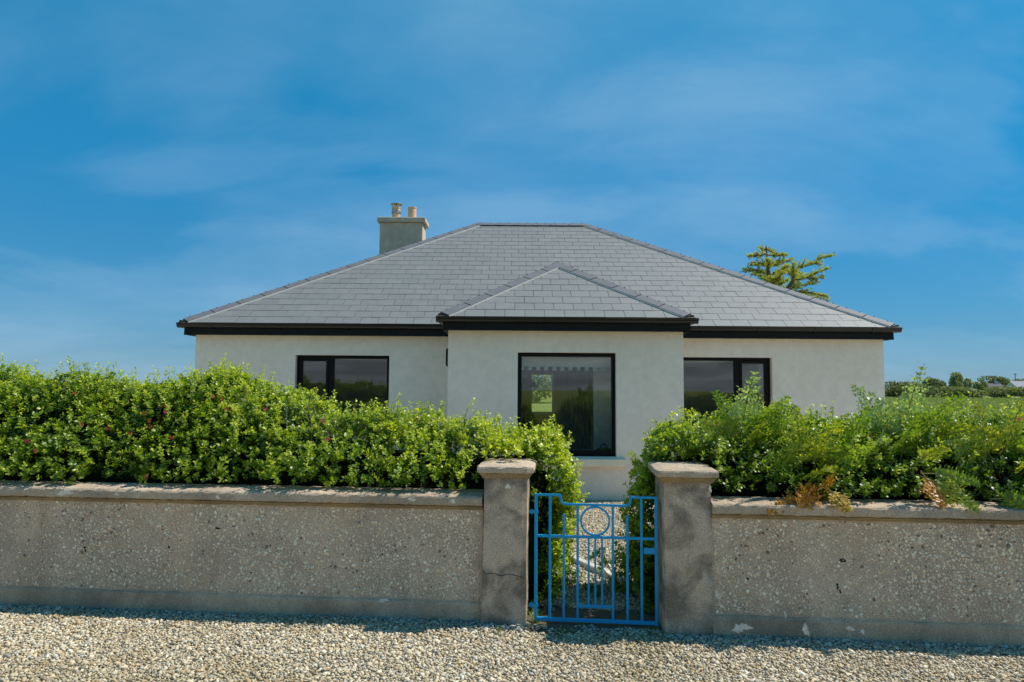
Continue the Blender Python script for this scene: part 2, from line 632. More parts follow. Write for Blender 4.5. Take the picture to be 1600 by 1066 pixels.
m, t, p, out = new_mat('hill_haze_grey')  # distance haze is put into the pale grey of these slopes
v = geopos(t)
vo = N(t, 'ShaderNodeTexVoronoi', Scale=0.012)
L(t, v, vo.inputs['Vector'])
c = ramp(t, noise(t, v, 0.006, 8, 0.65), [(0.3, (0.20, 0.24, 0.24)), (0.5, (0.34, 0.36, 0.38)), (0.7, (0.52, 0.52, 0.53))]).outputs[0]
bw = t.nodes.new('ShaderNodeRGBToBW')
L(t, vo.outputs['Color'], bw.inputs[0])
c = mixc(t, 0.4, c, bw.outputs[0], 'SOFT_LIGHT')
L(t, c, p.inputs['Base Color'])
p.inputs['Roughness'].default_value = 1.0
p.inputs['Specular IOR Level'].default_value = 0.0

# ------------------------------------------------------------------ frame of the boundary wall
YAW = math.atan(0.083)
TU = Vector((math.cos(YAW), -math.sin(YAW), 0))
TB = Vector((math.sin(YAW), math.cos(YAW), 0))
WO = Vector((0, 5.057, 0))


def wf(u, v, z):
    q = WO + TU * u + TB * v
    return (q.x, q.y, z)


# ------------------------------------------------------------------ ground
def ground():
    mb = MB()
    S = 6000
    mb.add([(-S, -S, -0.02), (S, -S, -0.02), (S, S, -0.02), (-S, S, -0.02)], [(0, 1, 2, 3)])
    mb.build('ground', 'field', kind='structure')
    mb = MB()
    mb.add([wf(-30, -9, -0.008), wf(30, -9, -0.008), wf(30, 0.15, -0.008), wf(-30, 0.15, -0.008)], [(0, 1, 2, 3)])
    mb.build('driveway', 'gravel_base', kind='structure')
    mb = MB()
    mb.add([(-9, 4.9, -0.013), (13, 4.2, -0.013), (13, 24, -0.013), (-9, 24, -0.013)], [(0, 1, 2, 3)])
    mb.build('path', 'gravel_base', kind='structure')
    # bare threshold in the gateway
    mb = MB()
    n = 44
    ring = []
    for i in range(n):
        a = 2 * math.pi * i / n
        ru, rv = 0.56, 0.30
        k = 1 + 0.10 * math.sin(3 * a + 1) + 0.07 * math.sin(7 * a) + random.uniform(-0.05, 0.05)
        ca, sa = math.cos(a), math.sin(a)
        e = 0.55
        ring.append(wf(0.61 + ru * k * math.copysign(abs(ca) ** e, ca), 0.12 + rv * k * math.copysign(abs(sa) ** e, sa), 0.0))
    inner = [((x - 0.61) * 0.6 + 0.61, (y - 5.13) * 0.6 + 5.13, 0.012 + random.uniform(0, 0.006)) for x, y, z in ring]
    mb.add(ring + inner + [(0.62, 5.13, 0.014)], [(i, (i + 1) % n, n + (i + 1) % n, n + i) for i in range(n)] + [(n + i, n + (i + 1) % n, 2 * n) for i in range(n)])
    mb.build('threshold_path', 'dirt', smooth=True, kind='structure')
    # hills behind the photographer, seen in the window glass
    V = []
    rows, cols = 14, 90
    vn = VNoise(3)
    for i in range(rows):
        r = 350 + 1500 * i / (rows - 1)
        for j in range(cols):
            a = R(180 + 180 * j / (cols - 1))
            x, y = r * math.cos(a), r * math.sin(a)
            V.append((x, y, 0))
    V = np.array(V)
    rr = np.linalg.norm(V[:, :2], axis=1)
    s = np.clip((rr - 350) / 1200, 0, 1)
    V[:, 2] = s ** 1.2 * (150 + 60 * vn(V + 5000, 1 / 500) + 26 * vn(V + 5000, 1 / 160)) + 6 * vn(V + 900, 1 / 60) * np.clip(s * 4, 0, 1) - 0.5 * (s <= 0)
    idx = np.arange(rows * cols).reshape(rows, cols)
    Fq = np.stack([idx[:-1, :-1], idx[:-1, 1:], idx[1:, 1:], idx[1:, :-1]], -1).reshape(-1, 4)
    obj('hills', np_mesh('hills', V, [Fq], smooth=True), 'hill_haze_grey', kind='structure')


ground()

# ------------------------------------------------------------------ pebbles
ICO = None


def ico():
    global ICO
    if ICO is None:
        bm = bmesh.new()
        bmesh.ops.create_icosphere(bm, subdivisions=1, radius=1)
        bm.verts.ensure_lookup_table()
        ICO = (np.array([v.co[:] for v in bm.verts]), np.array([[v.index for v in f.verts] for f in bm.faces]))
        bm.free()
    return ICO


PEBC = np.array([(0.52, 0.46, 0.35), (0.60, 0.54, 0.43), (0.66, 0.62, 0.52), (0.44, 0.37, 0.26), (0.34, 0.28, 0.19), (0.40, 0.40, 0.385),
                 (0.50, 0.50, 0.48), (0.28, 0.26, 0.23), (0.56, 0.44, 0.27), (0.72, 0.69, 0.62)])
PEBW = np.array([5, 6, 5, 4, 2, 2.2, 2, 1.4, 1.6, 2.2])


def rotmats(rng, n, tilt=None):
    """random rotations"""
    q = norm(rng.normal(size=(n, 4)))
    w, x, y, z = q.T
    return np.stack([np.stack([1 - 2 * (y * y + z * z), 2 * (x * y - z * w), 2 * (x * z + y * w)], -1),
                     np.stack([2 * (x * y + z * w), 1 - 2 * (x * x + z * z), 2 * (y * z - x * w)], -1),
                     np.stack([2 * (x * z - y * w), 2 * (y * z + x * w), 1 - 2 * (x * x + y * y)], -1)], -2)


def zrot_tilt(rng, n, tilt):
    a = rng.uniform(0, 2 * np.pi, n)
    ca, sa = np.cos(a), np.sin(a)
    z0 = np.zeros(n)
    o = np.ones(n)
    Rz = np.stack([np.stack([ca, -sa, z0], -1), np.stack([sa, ca, z0], -1), np.stack([z0, z0, o], -1)], -2)
    b = rng.normal(0, tilt, n)
    cb, sb = np.cos(b), np.sin(b)
    Rx = np.stack([np.stack([o, z0, z0], -1), np.stack([z0, cb, -sb], -1), np.stack([z0, sb, cb], -1)], -2)
    c2 = rng.uniform(0, 2 * np.pi, n)
    cc, s2 = np.cos(c2), np.sin(c2)
    Rz2 = np.stack([np.stack([cc, -s2, z0], -1), np.stack([s2, cc, z0], -1), np.stack([z0, z0, o], -1)], -2)
    return Rz @ Rx @ Rz2


def pebbles(P, size, rng, tilt=0.5, flat=0.55, cols=None, roughness=0.14):
    B, Fi = ico()
    n = len(P)
    sc = np.stack([rng.uniform(0.85, 1.25, n), rng.uniform(0.65, 0.95, n), rng.uniform(flat * 0.8, flat * 1.25, n)], -1) * size[:, None]
    lump = 1 + rng.uniform(-roughness, roughness, (n, 12, 1))
    V = (B[None] * lump * sc[:, None, :]) @ np.swapaxes(zrot_tilt(rng, n, tilt), 1, 2)
    V = V + P[:, None, :]
    F3 = (Fi[None] + (np.arange(n) * 12)[:, None, None]).reshape(-1, 3)
    if cols is None:
        k = rng.choice(len(PEBC), n, p=PEBW / PEBW.sum())
        cols = PEBC[k] * rng.uniform(0.8, 1.15, (n, 1))
    C = np.repeat(cols, 12, axis=0)
    return V.reshape(-1, 3), F3, C


def gravel_front():
    rng = np.random.default_rng(11)
    sp = 0.0152
    us = np.arange(-4.9, 4.9, sp)
    vs = np.arange(-1.75, 0.05, sp)
    Ug, Vg = np.meshgrid(us, vs)
    u = (Ug + rng.uniform(-0.6, 0.6, Ug.shape) * sp).ravel()
    v = (Vg + rng.uniform(-0.6, 0.6, Ug.shape) * sp).ravel()
    vn = VNoise(5)
    P0 = np.stack([u, v, u * 0], -1)
    # kept off walls, pillars and the bare threshold
    lim = np.where(u < -0.2, 0.0, np.where(u < 0.115, -0.08, np.where(u < 1.08, -0.06 + 0.06 * vn(P0, 7.0), np.where(u < 1.41, -0.138, -0.108))))
    bare = (((u - 0.30) / 0.22) ** 2 + ((v + 0.12) / 0.09) ** 2 < 1) & (rng.random(len(u)) < 0.75)
    k = (v < lim) & ~bare
    u, v = u[k], v[k]
    z = 0.004 + rng.random(len(u)) ** 1.5 * 0.013 + 0.008 * vn(np.stack([u, v, u * 0], -1), 1.6)
    P = np.stack([u * TU.x + v * TB.x + WO.x, u * TU.y + v * TB.y + WO.y, z], -1)
    size = np.clip(rng.lognormal(np.log(0.0092), 0.36, len(u)), 0.0045, 0.024)
    V, F3, C = pebbles(P, size, rng)
    # browner in patches, greyer and darker towards the wall
    w = np.clip(vn(np.repeat(P, 12, 0), 1.3) * 0.9 + 0.25 + 0.5 * vn(np.repeat(P, 12, 0) + 9, 5.0), 0, 1)[:, None]
    C = C * np.array([0.98, 0.905, 0.77]) * (1 - 0.22 * w) * (1 - w * np.array([0, 0.04, 0.14]))
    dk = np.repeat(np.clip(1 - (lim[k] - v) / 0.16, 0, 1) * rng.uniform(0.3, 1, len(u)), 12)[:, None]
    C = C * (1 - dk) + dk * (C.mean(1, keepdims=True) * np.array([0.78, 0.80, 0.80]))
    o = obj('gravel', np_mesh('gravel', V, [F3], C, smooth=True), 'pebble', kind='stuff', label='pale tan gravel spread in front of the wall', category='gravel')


def gravel_path():
    rng = np.random.default_rng(12)
    sp = 0.019
    xs = np.arange(-0.5, 2.6, sp)
    ys = np.arange(5.25, 10.45, sp)
    X, Y = np.meshgrid(xs, ys)
    x = (X + rng.uniform(-0.6, 0.6, X.shape) * sp).ravel()
    y = (Y + rng.uniform(-0.6, 0.6, X.shape) * sp).ravel()
    # only what lies within the width of the gateway's view
    k = (x > -0.35 + 0.08 * (y - 5)) & (x < 0.55 + 0.145 * y)
    dens = np.clip((y - 5.2) / 0.9, 0.12, 1)
    k &= rng.random(len(x)) < dens
    x, y = x[k], y[k]
    z = 0.004 + rng.random(len(x)) ** 1.5 * 0.014
    P = np.stack([x, y, z], -1)
    size = np.clip(rng.lognormal(np.log(0.0125), 0.25, len(x)), 0.007, 0.024)
    kk = rng.choice(len(PEBC), len(x), p=PEBW / PEBW.sum())
    cols = PEBC[kk] * rng.uniform(0.75, 1.1, (len(x), 1)) * np.array([0.95, 0.87, 0.73])
    V, F3, C = pebbles(P, size, rng, cols=cols)
    obj('path_gravel', np_mesh('path_gravel', V, [F3], C, smooth=True), 'pebble', kind='stuff', label='tan gravel on the path behind the blue gate', category='gravel')


gravel_front()
gravel_path()

# ------------------------------------------------------------------ garden wall
rj = np.random.default_rng(21)


def strip(mb, prof, u0, u1, step=0.05, jit=0.002, mi=0, closed=True):
    n = max(2, int(abs(u1 - u0) / step) + 1)
    path = []
    for i in range(n + 1):
        u = u0 + (u1 - u0) * i / n
        js = rj.normal(0, jit, (len(prof), 2))
        it = iter(js)

        def fn(a, b, u=u, it=it):
            j = next(it)
            return wf(u, a + j[0], b + j[1])
        path.append(fn)
    mb.sweep(prof, path, closed, mi)


def blotch(cu, cz, ru, rz, v, mat, name, parent, thick=0.002, n=30, seed=0):
    rg = random.Random(seed)
    ring = []
    ph = [rg.uniform(0, 6.28) for _ in range(3)]
    for i in range(n):
        a = 2 * math.pi * i / n
        k = 1 + 0.25 * math.sin(2 * a + ph[0]) + 0.18 * math.sin(3 * a + ph[1]) + 0.16 * math.sin(5 * a + ph[2]) + 0.12 * math.sin(9 * a + ph[0]) + rg.uniform(-0.14, 0.14)
        ring.append((cu + ru * k * math.cos(a), cz + rz * k * math.sin(a)))
    mb = MB()
    vs = [wf(u, v, z) for u, z in ring] + [wf(cu + (u - cu) * 0.8, v - thick, cz + (z - cz) * 0.8) for u, z in ring] + [wf(cu, v - thick * 1.2, cz)]
    mb.add(vs, [(i, (i + 1) % n, n + (i + 1) % n, n + i) for i in range(n)] + [(n + i, n + (i + 1) % n, 2 * n) for i in range(n)])
    return mb.build(name, mat, parent, smooth=True)


def boundary_wall(label, u0, u1, v0, seed, lichens, pits):
    root = thing('boundary_wall', label, 'wall', wf((u0 + u1) / 2, v0, 0), group='garden boundary walls')
    inv = Matrix.Translation(root.location).inverted()

    def fix(o):
        o.matrix_parent_inverse = inv
        return o
    T = 0.25
    mb = MB()
    strip(mb, [(v0, 0.13), (v0, 0.805), (v0 + T, 0.805), (v0 + T, 0.13)], u0, u1, 0.06, 0.0015)
    fix(mb.build('wall_panel', 'dash_concrete', root))
    mb = MB()
    strip(mb, [(v0 - 0.02, -0.2), (v0 - 0.021, 0.118), (v0 - 0.016, 0.132), (v0 - 0.002, 0.143), (v0 + T + 0.01, 0.143), (v0 + T + 0.01, -0.2)], u0, u1, 0.04, 0.0022)
    fix(mb.build('plinth', 'plinth_concrete', root))
    mb = MB()
    strip(mb, [(v0 + 0.01, 0.800), (v0 - 0.012, 0.802), (v0 - 0.022, 0.812), (v0 - 0.024, 0.824), (v0 - 0.016, 0.835), (v0 + 0.01, 0.836)], u0, u1, 0.04, 0.0016)
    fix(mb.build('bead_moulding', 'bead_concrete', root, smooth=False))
    mb = MB()
    strip(mb, [(v0 - 0.040, 0.836), (v0 - 0.052, 0.843), (v0 - 0.054, 0.886), (v0 - 0.050, 0.897), (v0 - 0.040, 0.905), (v0 + 0.03, 0.914), (v0 + 0.13, 0.922), (v0 + 0.24, 0.914), (v0 + 0.30, 0.90), (v0 + 0.30, 0.838)], u0, u1, 0.03, 0.0017)
    fix(mb.build('coping', 'coping_concrete', root, smooth=False))
    # exposed pebbles of the dashed panel
    rng = np.random.default_rng(seed)
    n = int(6000 * (u1 - u0) * 0.65)
    u = rng.uniform(u0 + 0.02, u1 - 0.02, n)
    z = rng.uniform(0.155, 0.795, n)
    vn = VNoise(seed)
    k = rng.random(n) < np.clip(0.72 + 0.45 * vn(np.stack([u, z, z * 0], -1) + 50, 2.2), 0.25, 1)
    u, z = u[k], z[k]
    n = len(u)
    size = np.clip(rng.lognormal(np.log(0.0049), 0.46, n), 0.0028, 0.0145)
    P = np.zeros((n, 3))
    cols = np.array([(0.66, 0.51, 0.35), (0.86, 0.70, 0.50), (0.95, 0.84, 0.64), (0.24, 0.18, 0.13), (0.80, 0.60, 0.37)])[rng.choice(5, n, p=[.22, .36, .28, .05, .09])] * rng.uniform(0.85, 1.1, (n, 1))
    V, F3, C = pebbles(P, size, rng, tilt=0.3, flat=0.6, cols=cols)
    # local x,y -> wall u,z ; local z -> outwards
    P3 = np.repeat(np.stack([u, z, np.full(n, v0)], -1), 12, 0)
    uu = P3[:, 0] + V[:, 0]
    zz = P3[:, 1] + V[:, 1]
    vv = P3[:, 2] - V[:, 2] - 0.0004
    Wd = np.stack([WO.x + TU.x * uu + TB.x * vv, WO.y + TU.y * uu + TB.y * vv, zz], -1)
    fix(obj('pebble_dash', np_mesh('pebble_dash', Wd, [F3[:, ::-1]], C, smooth=True), 'pebble', root, kind='stuff'))
    for i, (cu, cz, ru, rz, dv) in enumerate(lichens):
        fix(blotch(cu, cz, ru, rz, v0 + dv, 'lichen_white', 'lichen_patch', root, seed=seed + i))
    for i, (cu, cz, ru, rz) in enumerate(pits):
        fix(blotch(cu, cz, ru, rz, v0 - 0.001, 'pit_black', 'pit_patch', root, thick=0.002, n=12, seed=seed + 50 + i))  # small holes in the wall, their shade painted as black blotches
    return root


boundary_wall('longer rough concrete garden wall with pebble dash, running from the edge to the left gate pillar', -8.0, -0.205, 0.0, 31,
              [(-0.93, 0.135, 0.035, 0.016, -0.0215), (-3.42, 0.868, 0.05, 0.02, -0.0545), (-2.2, 0.862, 0.015, 0.013, -0.0545), (-3.0, 0.87, 0.014, 0.012, -0.0545), (-0.42, 0.868, 0.018, 0.014, -0.0545), (-0.72, 0.872, 0.022, 0.012, -0.0545)],
              [(-2.22, 0.62, 0.022, 0.007), (-2.1, 0.635, 0.01, 0.006), (-3.27, 0.44, 0.010, 0.020), (-1.72, 0.555, 0.008, 0.006), (-2.6, 0.47, 0.008, 0.01), (-0.95, 0.46, 0.007, 0.008), (-1.95, 0.3, 0.006, 0.008)])
boundary_wall('shorter rough concrete garden wall with pebble dash and white patches, beside the right gate pillar', 1.412, 7.6, -0.104, 32,
              [(1.575, 0.098, 0.050, 0.030, -0.126), (1.995, 0.10, 0.022, 0.032, -0.126), (2.28, 0.120, 0.026, 0.012, -0.126), (2.36, 0.10, 0.011, 0.016, -0.126), (1.455, 0.265, 0.018, 0.022, -0.001), (1.9, 0.155, 0.010, 0.018, -0.008)],
              [(2.285, 0.53, 0.022, 0.016), (2.25, 0.36, 0.012, 0.020), (2.27, 0.325, 0.010, 0.012), (1.62, 0.425, 0.007, 0.007), (1.655, 0.39, 0.012, 0.006), (2.75, 0.63, 0.008, 0.007), (2.7, 0.36, 0.006, 0.006), (2.47, 0.78, 0.012, 0.004), (1.79, 0.73, 0.006, 0.006), (2.05, 0.3, 0.008, 0.005)])


def pillar(label, u0, u1, v0, v1, cracked, lean):
    uc, vc = (u0 + u1) / 2, (v0 + v1) / 2
    root = thing('gate_pillar', label, 'pillar', wf(uc, vc, 0), group='gate pillars')
    inv = Matrix.Translation(root.location).inverted()

    def fix(o):
        o.matrix_parent_inverse = inv
        return o

    def ring_solid(levels, name, mat, jit=0.0016, per=9):
        """levels: (overhang, z); square rings with jittered edges"""
        mb = MB()
        m = per * 4
        for o, z in levels:
            a0, a1, b0, b1 = u0 - o, u1 + o, v0 - o, v1 + o
            r = 0.010
            pts = []
            cs = [(a0, b0), (a1, b0), (a1, b1), (a0, b1)]
            for c in range(4):
                p, q = cs[c], cs[(c + 1) % 4]
                for i in range(per):
                    w = (i + 0.0) / per if i else 0.02
                    w = min(max(w, 0.03), 0.97)
                    pts.append((p[0] + (q[0] - p[0]) * w, p[1] + (q[1] - p[1]) * w))
            for (pu, pv) in pts:
                mb.v.append(wf(pu + rj.normal(0, jit) + lean * z, pv + rj.normal(0, jit), z + rj.normal(0, jit)))
        for i in range(len(levels) - 1):
            for j in range(m):
                j2 = (j + 1) % m
                mb.f.append((i * m + j, i * m + j2, (i + 1) * m + j2, (i + 1) * m + j))
                mb.mi.append(0)
        k = len(mb.v)
        mb.v.append(wf(uc + lean * levels[-1][1], vc, levels[-1][1] + 0.006))
        top = (len(levels) - 1) * m
        for j in range(m):
            mb.f.append((top + j, top + (j + 1) % m, k))
            mb.mi.append(0)
        return fix(mb.build(name, mat, root))
    lv = [(0.004, -0.2)] + [(0.003 if z < 0.36 else 0.0, z) for z in np.linspace(0.0, 1.05, 22)]
    ring_solid(lv, 'shaft', 'pillar_concrete')
    ring_solid([(0.0, 1.040), (0.008, 1.042), (0.018, 1.050), (0.022, 1.060), (0.030, 1.066), (0.036, 1.078), (0.030, 1.083)], 'neck_moulding', 'bead_concrete', 0.0012)
    ring_solid([(0.030, 1.080), (0.044, 1.084), (0.049, 1.092), (0.050, 1.116), (0.046, 1.126), (0.036, 1.133), (0.0, 1.142), (-0.08, 1.148)], 'cap', 'coping_concrete', 0.0014)
    if cracked:
        mb = MB()
        pts = [(u0 + 0.002, 0.395), (u0 + 0.03, 0.362), (u0 + 0.09, 0.368), (u0 + 0.14, 0.352), (u0 + 0.19, 0.366), (u0 + 0.24, 0.36), (u1 - 0.03, 0.348), (u1, 0.338)]
        mb.tube([wf(a + lean * b, v0 - 0.0025, b) for a, b in pts], [0.002, 0.0035, 0.002, 0.0032, 0.0022, 0.0028, 0.002, 0.0015], 5)
        fix(mb.build('crack_line', 'crack', root))
        o = blotch(u0 + 0.19, 0.985, 0.014, 0.022, v0 - 0.001, 'lichen_white', 'lichen_patch', root, seed=3)
        fix(o)
    else:
        o = blotch(u1 - 0.012, 1.005, 0.010, 0.022, v0 - 0.001, 'lichen_white', 'lichen_patch', root, seed=5)
        fix(o)
    return root


pillar('concrete gate pillar with a crack across its shaft, on the hinge side of the blue gate', -0.205, 0.112, -0.075, 0.345, True, 0.010)
pillar('concrete gate pillar without a crack, on the latch side of the blue gate', 1.08, 1.412, -0.136, 0.29, False, -0.004)


# ------------------------------------------------------------------ gate
def gate():
    A = Vector((0.172, 5.022, 0))
    B = Vector((1.046, 4.935, 0))
    d = (B - A)
    wdt = d.length
    d.normalize()
    bk = Vector((-d.y, d.x, 0))
    root = thing('garden_gate', 'bright blue metal garden gate with a ring in its upper half, between the pillars', 'gate', A)
    inv = Matrix.Translation(root.location).inverted()
    X0, X1, Y0, Y1 = 158, 1000, 940, 58

    def g(px, py, o=0.0):
        s = (px - X0) / (X1 - X0) * wdt
        z = 0.03 + (py - Y0) / (Y1 - Y0) * 0.90
        q = A + d * s + bk * o
        return (q.x, q.y, z)

    def bar(name, x0, x1, y0, y1, th=0.010, o=0.0):
        mb = MB()
        mb.bbox(x0, x1, -th / 2 + o, th / 2 + o, -y1, -y0, 0.0016, fr=lambda a, b, c: g(a, -c, b)) if False else None
        a = 2.2
        # chamfered bar in gate pixels, thickness in metres
        vs = []
        for oo, ins in ((-th / 2, a), (-th / 2 + 0.002, 0), (th / 2 - 0.002, 0), (th / 2, a)):
            for px, py in ((x0 + ins, y0 + ins), (x1 - ins, y0 + ins), (x1 - ins, y1 - ins), (x0 + ins, y1 - ins)):
                vs.append(g(px, py, oo + o))
        fs = [(3, 2, 1, 0), (12, 13, 14, 15)]
        for i in range(3):
            for j in range(4):
                j2 = (j + 1) % 4
                fs.append((i * 4 + j, i * 4 + j2, (i + 1) * 4 + j2, (i + 1) * 4 + j))
        mb.add(vs, fs)
        ob = mb.build(name, 'blue_paint', root)
        ob.matrix_parent_inverse = inv
        return ob

    def curve(name, pts, w, th=0.010, closed=False):
        """flat bar following a polyline of pixel points"""
        n = len(pts)
        mb = MB()
        for i, (px, py) in enumerate(pts):
            if closed:
                p0, p1 = pts[(i - 1) % n], pts[(i + 1) % n]
            else:
                p0, p1 = pts[max(i - 1, 0)], pts[min(i + 1, n - 1)]
            tx, ty = p1[0] - p0[0], p1[1] - p0[1]
            l = math.hypot(tx, ty)
            nx, ny = -ty / l * w / 2, tx / l * w / 2
            for sgn, oo in ((1, -th / 2), (1, th / 2), (-1, th / 2), (-1, -th / 2)):
                mb.v.append(g(px + sgn * nx, py + sgn * ny, oo))
        for i in range(n if closed else n - 1):
            i2 = (i + 1) % n
            for j in range(4):
                j2 = (j + 1) % 4
                mb.f.append((i * 4 + j, i2 * 4 + j, i2 * 4 + j2, i * 4 + j2))
                mb.mi.append(0)
        if not closed:
            mb.f += [(3, 2, 1, 0), tuple((n - 1) * 4 + j for j in range(4))]
            mb.mi += [0, 0]
        ob = mb.build(name, 'blue_paint', root)
        ob.matrix_parent_inverse = inv
        return ob
    bar('stile', 158, 180, 58, 940, 0.020)
    bar('stile', 979, 1000, 62, 942, 0.020)
    bar('mid_rail', 176, 984, 343, 362, 0.014)
    bar('bottom_rail', 176, 984, 913, 938, 0.018)
    bar('upright_bar', 257, 275, 70, 918, 0.011)
    bar('short_bar', 354, 370, 196, 918, 0.011)
    bar('upright_bar', 448, 465, 126, 918, 0.011)
    bar('upright_bar', 688, 705, 126, 918, 0.011)
    bar('short_bar', 786, 803, 196, 918, 0.011)
    bar('upright_bar', 882, 899, 70, 918, 0.011)
    for c_ in (532, 577, 623):
        bar('thin_bar', c_ - 7, c_ + 7, 352, 826, 0.010)
    bar('lower_rail', 462, 692, 818, 838, 0.013)
    n = 40
    curve('ring', [(576 + 97 * math.cos(2 * math.pi * i / n), 240 + 98 * math.sin(2 * math.pi * i / n)) for i in range(n)], 13, 0.012, True)
    top = [(160, 65), (338, 65), (341, 78)]
    for i in range(9):
        a = math.pi / 2 * i / 8
        top.append((374 - 33 * math.cos(a), 92 + 35 * math.sin(a)))
    top.append((782, 129))
    for i in range(9):
        a = math.pi / 2 * i / 8
        top.append((785 + 31 * math.sin(a), 127 - 35 * (1 - math.cos(a))))
    top += [(818, 80), (821, 69), (998, 69)]
    curve('top_rail', top, 15, 0.016)
    ob = bar('latch_plate', 903, 985, 412, 455, 0.006, -0.012)
    mb = MB()
    mb.tube([g(905, 432, -0.020), g(1038, 434, -0.020)], 0.0075, 10)
    mb.box(940, 952, 0, 1, 415, 450, fr=lambda a, b, c: g(a, c, -0.016 - 0.014 * b))
    mb.box(1004, 1026, 0, 1, 418, 452, fr=lambda a, b, c: g(a, c, -0.010 - 0.016 * b))
    o2 = mb.build('latch_bolt', 'steel', ob)
    o2.matrix_parent_inverse = inv
    for yy in (184, 830):
        mb = MB()
        mb.box(122, 186, 0, 1, yy - 11, yy + 11, fr=lambda a, b, c: g(a, c, -0.013 + 0.006 * b))
        mb.tube([g(140, yy - 16, -0.008), g(140, yy + 16, -0.008)], 0.008, 10)
        o3 = mb.build('hinge', 'blue_paint', root)
        o3.matrix_parent_inverse = inv


gate()

# ------------------------------------------------------------------ house
HX0, HX1, HY0, HY1 = -5.43, 6.38, 11.70, 20.70
BX0, BX1, BY0 = -0.975, 2.615, 10.40
WT = 2.57
house = thing('bungalow', 'low pale grey bungalow with hipped slate roof and black window frames', 'house', (0.5, 16.2, 0))
HINV = Matrix.Translation(house.location).inverted()


def hp(o, parent=None):
    """child of the house (keeps world coordinates)"""
    o.parent = parent or house
    # parts of parts sit in a frame that already is the world's
    o.matrix_parent_inverse = HINV if parent is None else Matrix.Identity(4)
    return o


def wall_mesh(a0, a1, z0, z1, holes, fr_, thick):
    """wall along a (facing -b) with rectangular holes; fr_(a,b,z)->xyz"""
    mb = MB()
    as_ = sorted({a0, a1, *[h[0] for h in holes], *[h[1] for h in holes]})
    zs = sorted({z0, z1, *[h[2] for h in holes], *[h[3] for h in holes]})
    for i in range(len(as_) - 1):
        for j in range(len(zs) - 1):
            am, zm = (as_[i] + as_[i + 1]) / 2, (zs[j] + zs[j + 1]) / 2
            if any(h[0] < am < h[1] and h[2] < zm < h[3] for h in holes):
                continue
            q = [(as_[i], zs[j]), (as_[i + 1], zs[j]), (as_[i + 1], zs[j + 1]), (as_[i], zs[j + 1])]
            mb.add([fr_(a, 0, z) for a, z in q], [(0, 1, 2, 3)])
            mb.add([fr_(a, thick, z) for a, z in q], [(3, 2, 1, 0)], 1)
    for h in list(holes) + [(a0, a1, z0, z1)]:
        q = [(h[0], h[2]), (h[1], h[2]), (h[1], h[3]), (h[0], h[3])]
        for i in range(4):
            p, r = q[i], q[(i + 1) % 4]
            mb.add([fr_(p[0], 0, p[1]), fr_(r[0], 0, r[1]), fr_(r[0], thick, r[1]), fr_(p[0], thick, p[1])], [(0, 3, 2, 1) if h in holes else (0, 1, 2, 3)])
    return mb


WIN_L = (-3.71, -2.10, 1.02, 2.225)
WIN_R = (2.86, 4.46, 1.02, 2.235)
WIN_B = (0.09, 1.59, 0.655, 2.232)
BACK = (0.56, 1.26, 0.92, 2.12)
TH = 0.30
front = lambda Y: (lambda a, b, z: (a, Y + b, z))
hp(wall_mesh(HX0, BX0 - 0.003, -0.1, WT, [WIN_L], front(HY0), TH).build('front_wall', ['wall_render', 'inner_plaster']))
hp(wall_mesh(BX1 + 0.003, HX1, -0.1, WT, [WIN_R], front(HY0), TH).build('front_wall', ['wall_render', 'inner_plaster']))
hp(wall_mesh(BX0, BX1, -0.1, WT, [WIN_B], front(BY0), TH).build('bay_front_wall', ['wall_render', 'inner_plaster']))
hp(wall_mesh(BY0 + TH, HY0 + TH, -0.1, WT - 0.002, [], lambda a, b, z: (BX0 + b, a, z), TH).build('bay_side_wall', ['wall_render', 'inner_plaster']))
hp(wall_mesh(BY0 + TH, HY0 + TH, -0.1, WT - 0.002, [(10.80, 11.50, 0.7, 2.25)], lambda a, b, z: (BX1 - b, a, z), TH).build('bay_side_wall', ['wall_render', 'inner_plaster']))  # opening added out of view so sunlight reaches the bay room
hp(wall_mesh(HY0 + TH, HY1 - TH, -0.1, WT - 0.002, [], lambda a, b, z: (HX0 + b, a, z), TH).build('side_wall', ['wall_render', 'inner_plaster']))
hp(wall_mesh(HY0 + TH, HY1 - TH, -0.1, WT - 0.002, [], lambda a, b, z: (HX1 - b, a, z), TH).build('side_wall', ['wall_render', 'inner_plaster']))
hp(wall_mesh(HX0, HX1, -0.1, WT, [BACK], lambda a, b, z: (a, HY1 - b, z), TH).build('back_wall', ['wall_render', 'inner_plaster']))
# inside
mb = MB()
mb.box(HX0 + TH, HX1 - TH, HY0 + TH, HY1 - TH, -0.05, 0.06)
mb.box(BX0 + TH, BX1 - TH, BY0 + TH, HY0 + TH - 0.003, -0.05, 0.06)
hp(mb.build('inner_floor', 'inner_floor'))
mb = MB()
mb.box(HX0 + TH, HX1 - TH, HY0 + TH, HY1 - TH, 2.45, 2.52)
mb.box(BX0 + TH, BX1 - TH, BY0 + TH, HY0 + TH - 0.003, 2.45, 2.52)
hp(mb.build('inner_ceiling', 'inner_plaster'))
mb = MB()
mb.box(-1.2, -1.08, HY0 + TH, HY1 - TH, 0.06, 2.45)
mb.box(2.62, 2.74, HY0 + TH, HY1 - TH, 0.06, 2.45)
mb.box(1.40, 2.30, 11.72, 11.80, 0.06, 2.45)
mb.box(-1.08, 0.30, 17.0, 17.12, 0.06, 2.45)
mb.box(1.10, 2.62, 17.0, 17.12, 0.06, 2.45)
mb.box(HX0 + TH, -1.2, 15.5, 15.62, 0.06, 2.45)
mb.box(2.74, HX1 - TH, 15.5, 15.62, 0.06, 2.45)
hp(mb.build('inner_wall', 'inner_plaster'))


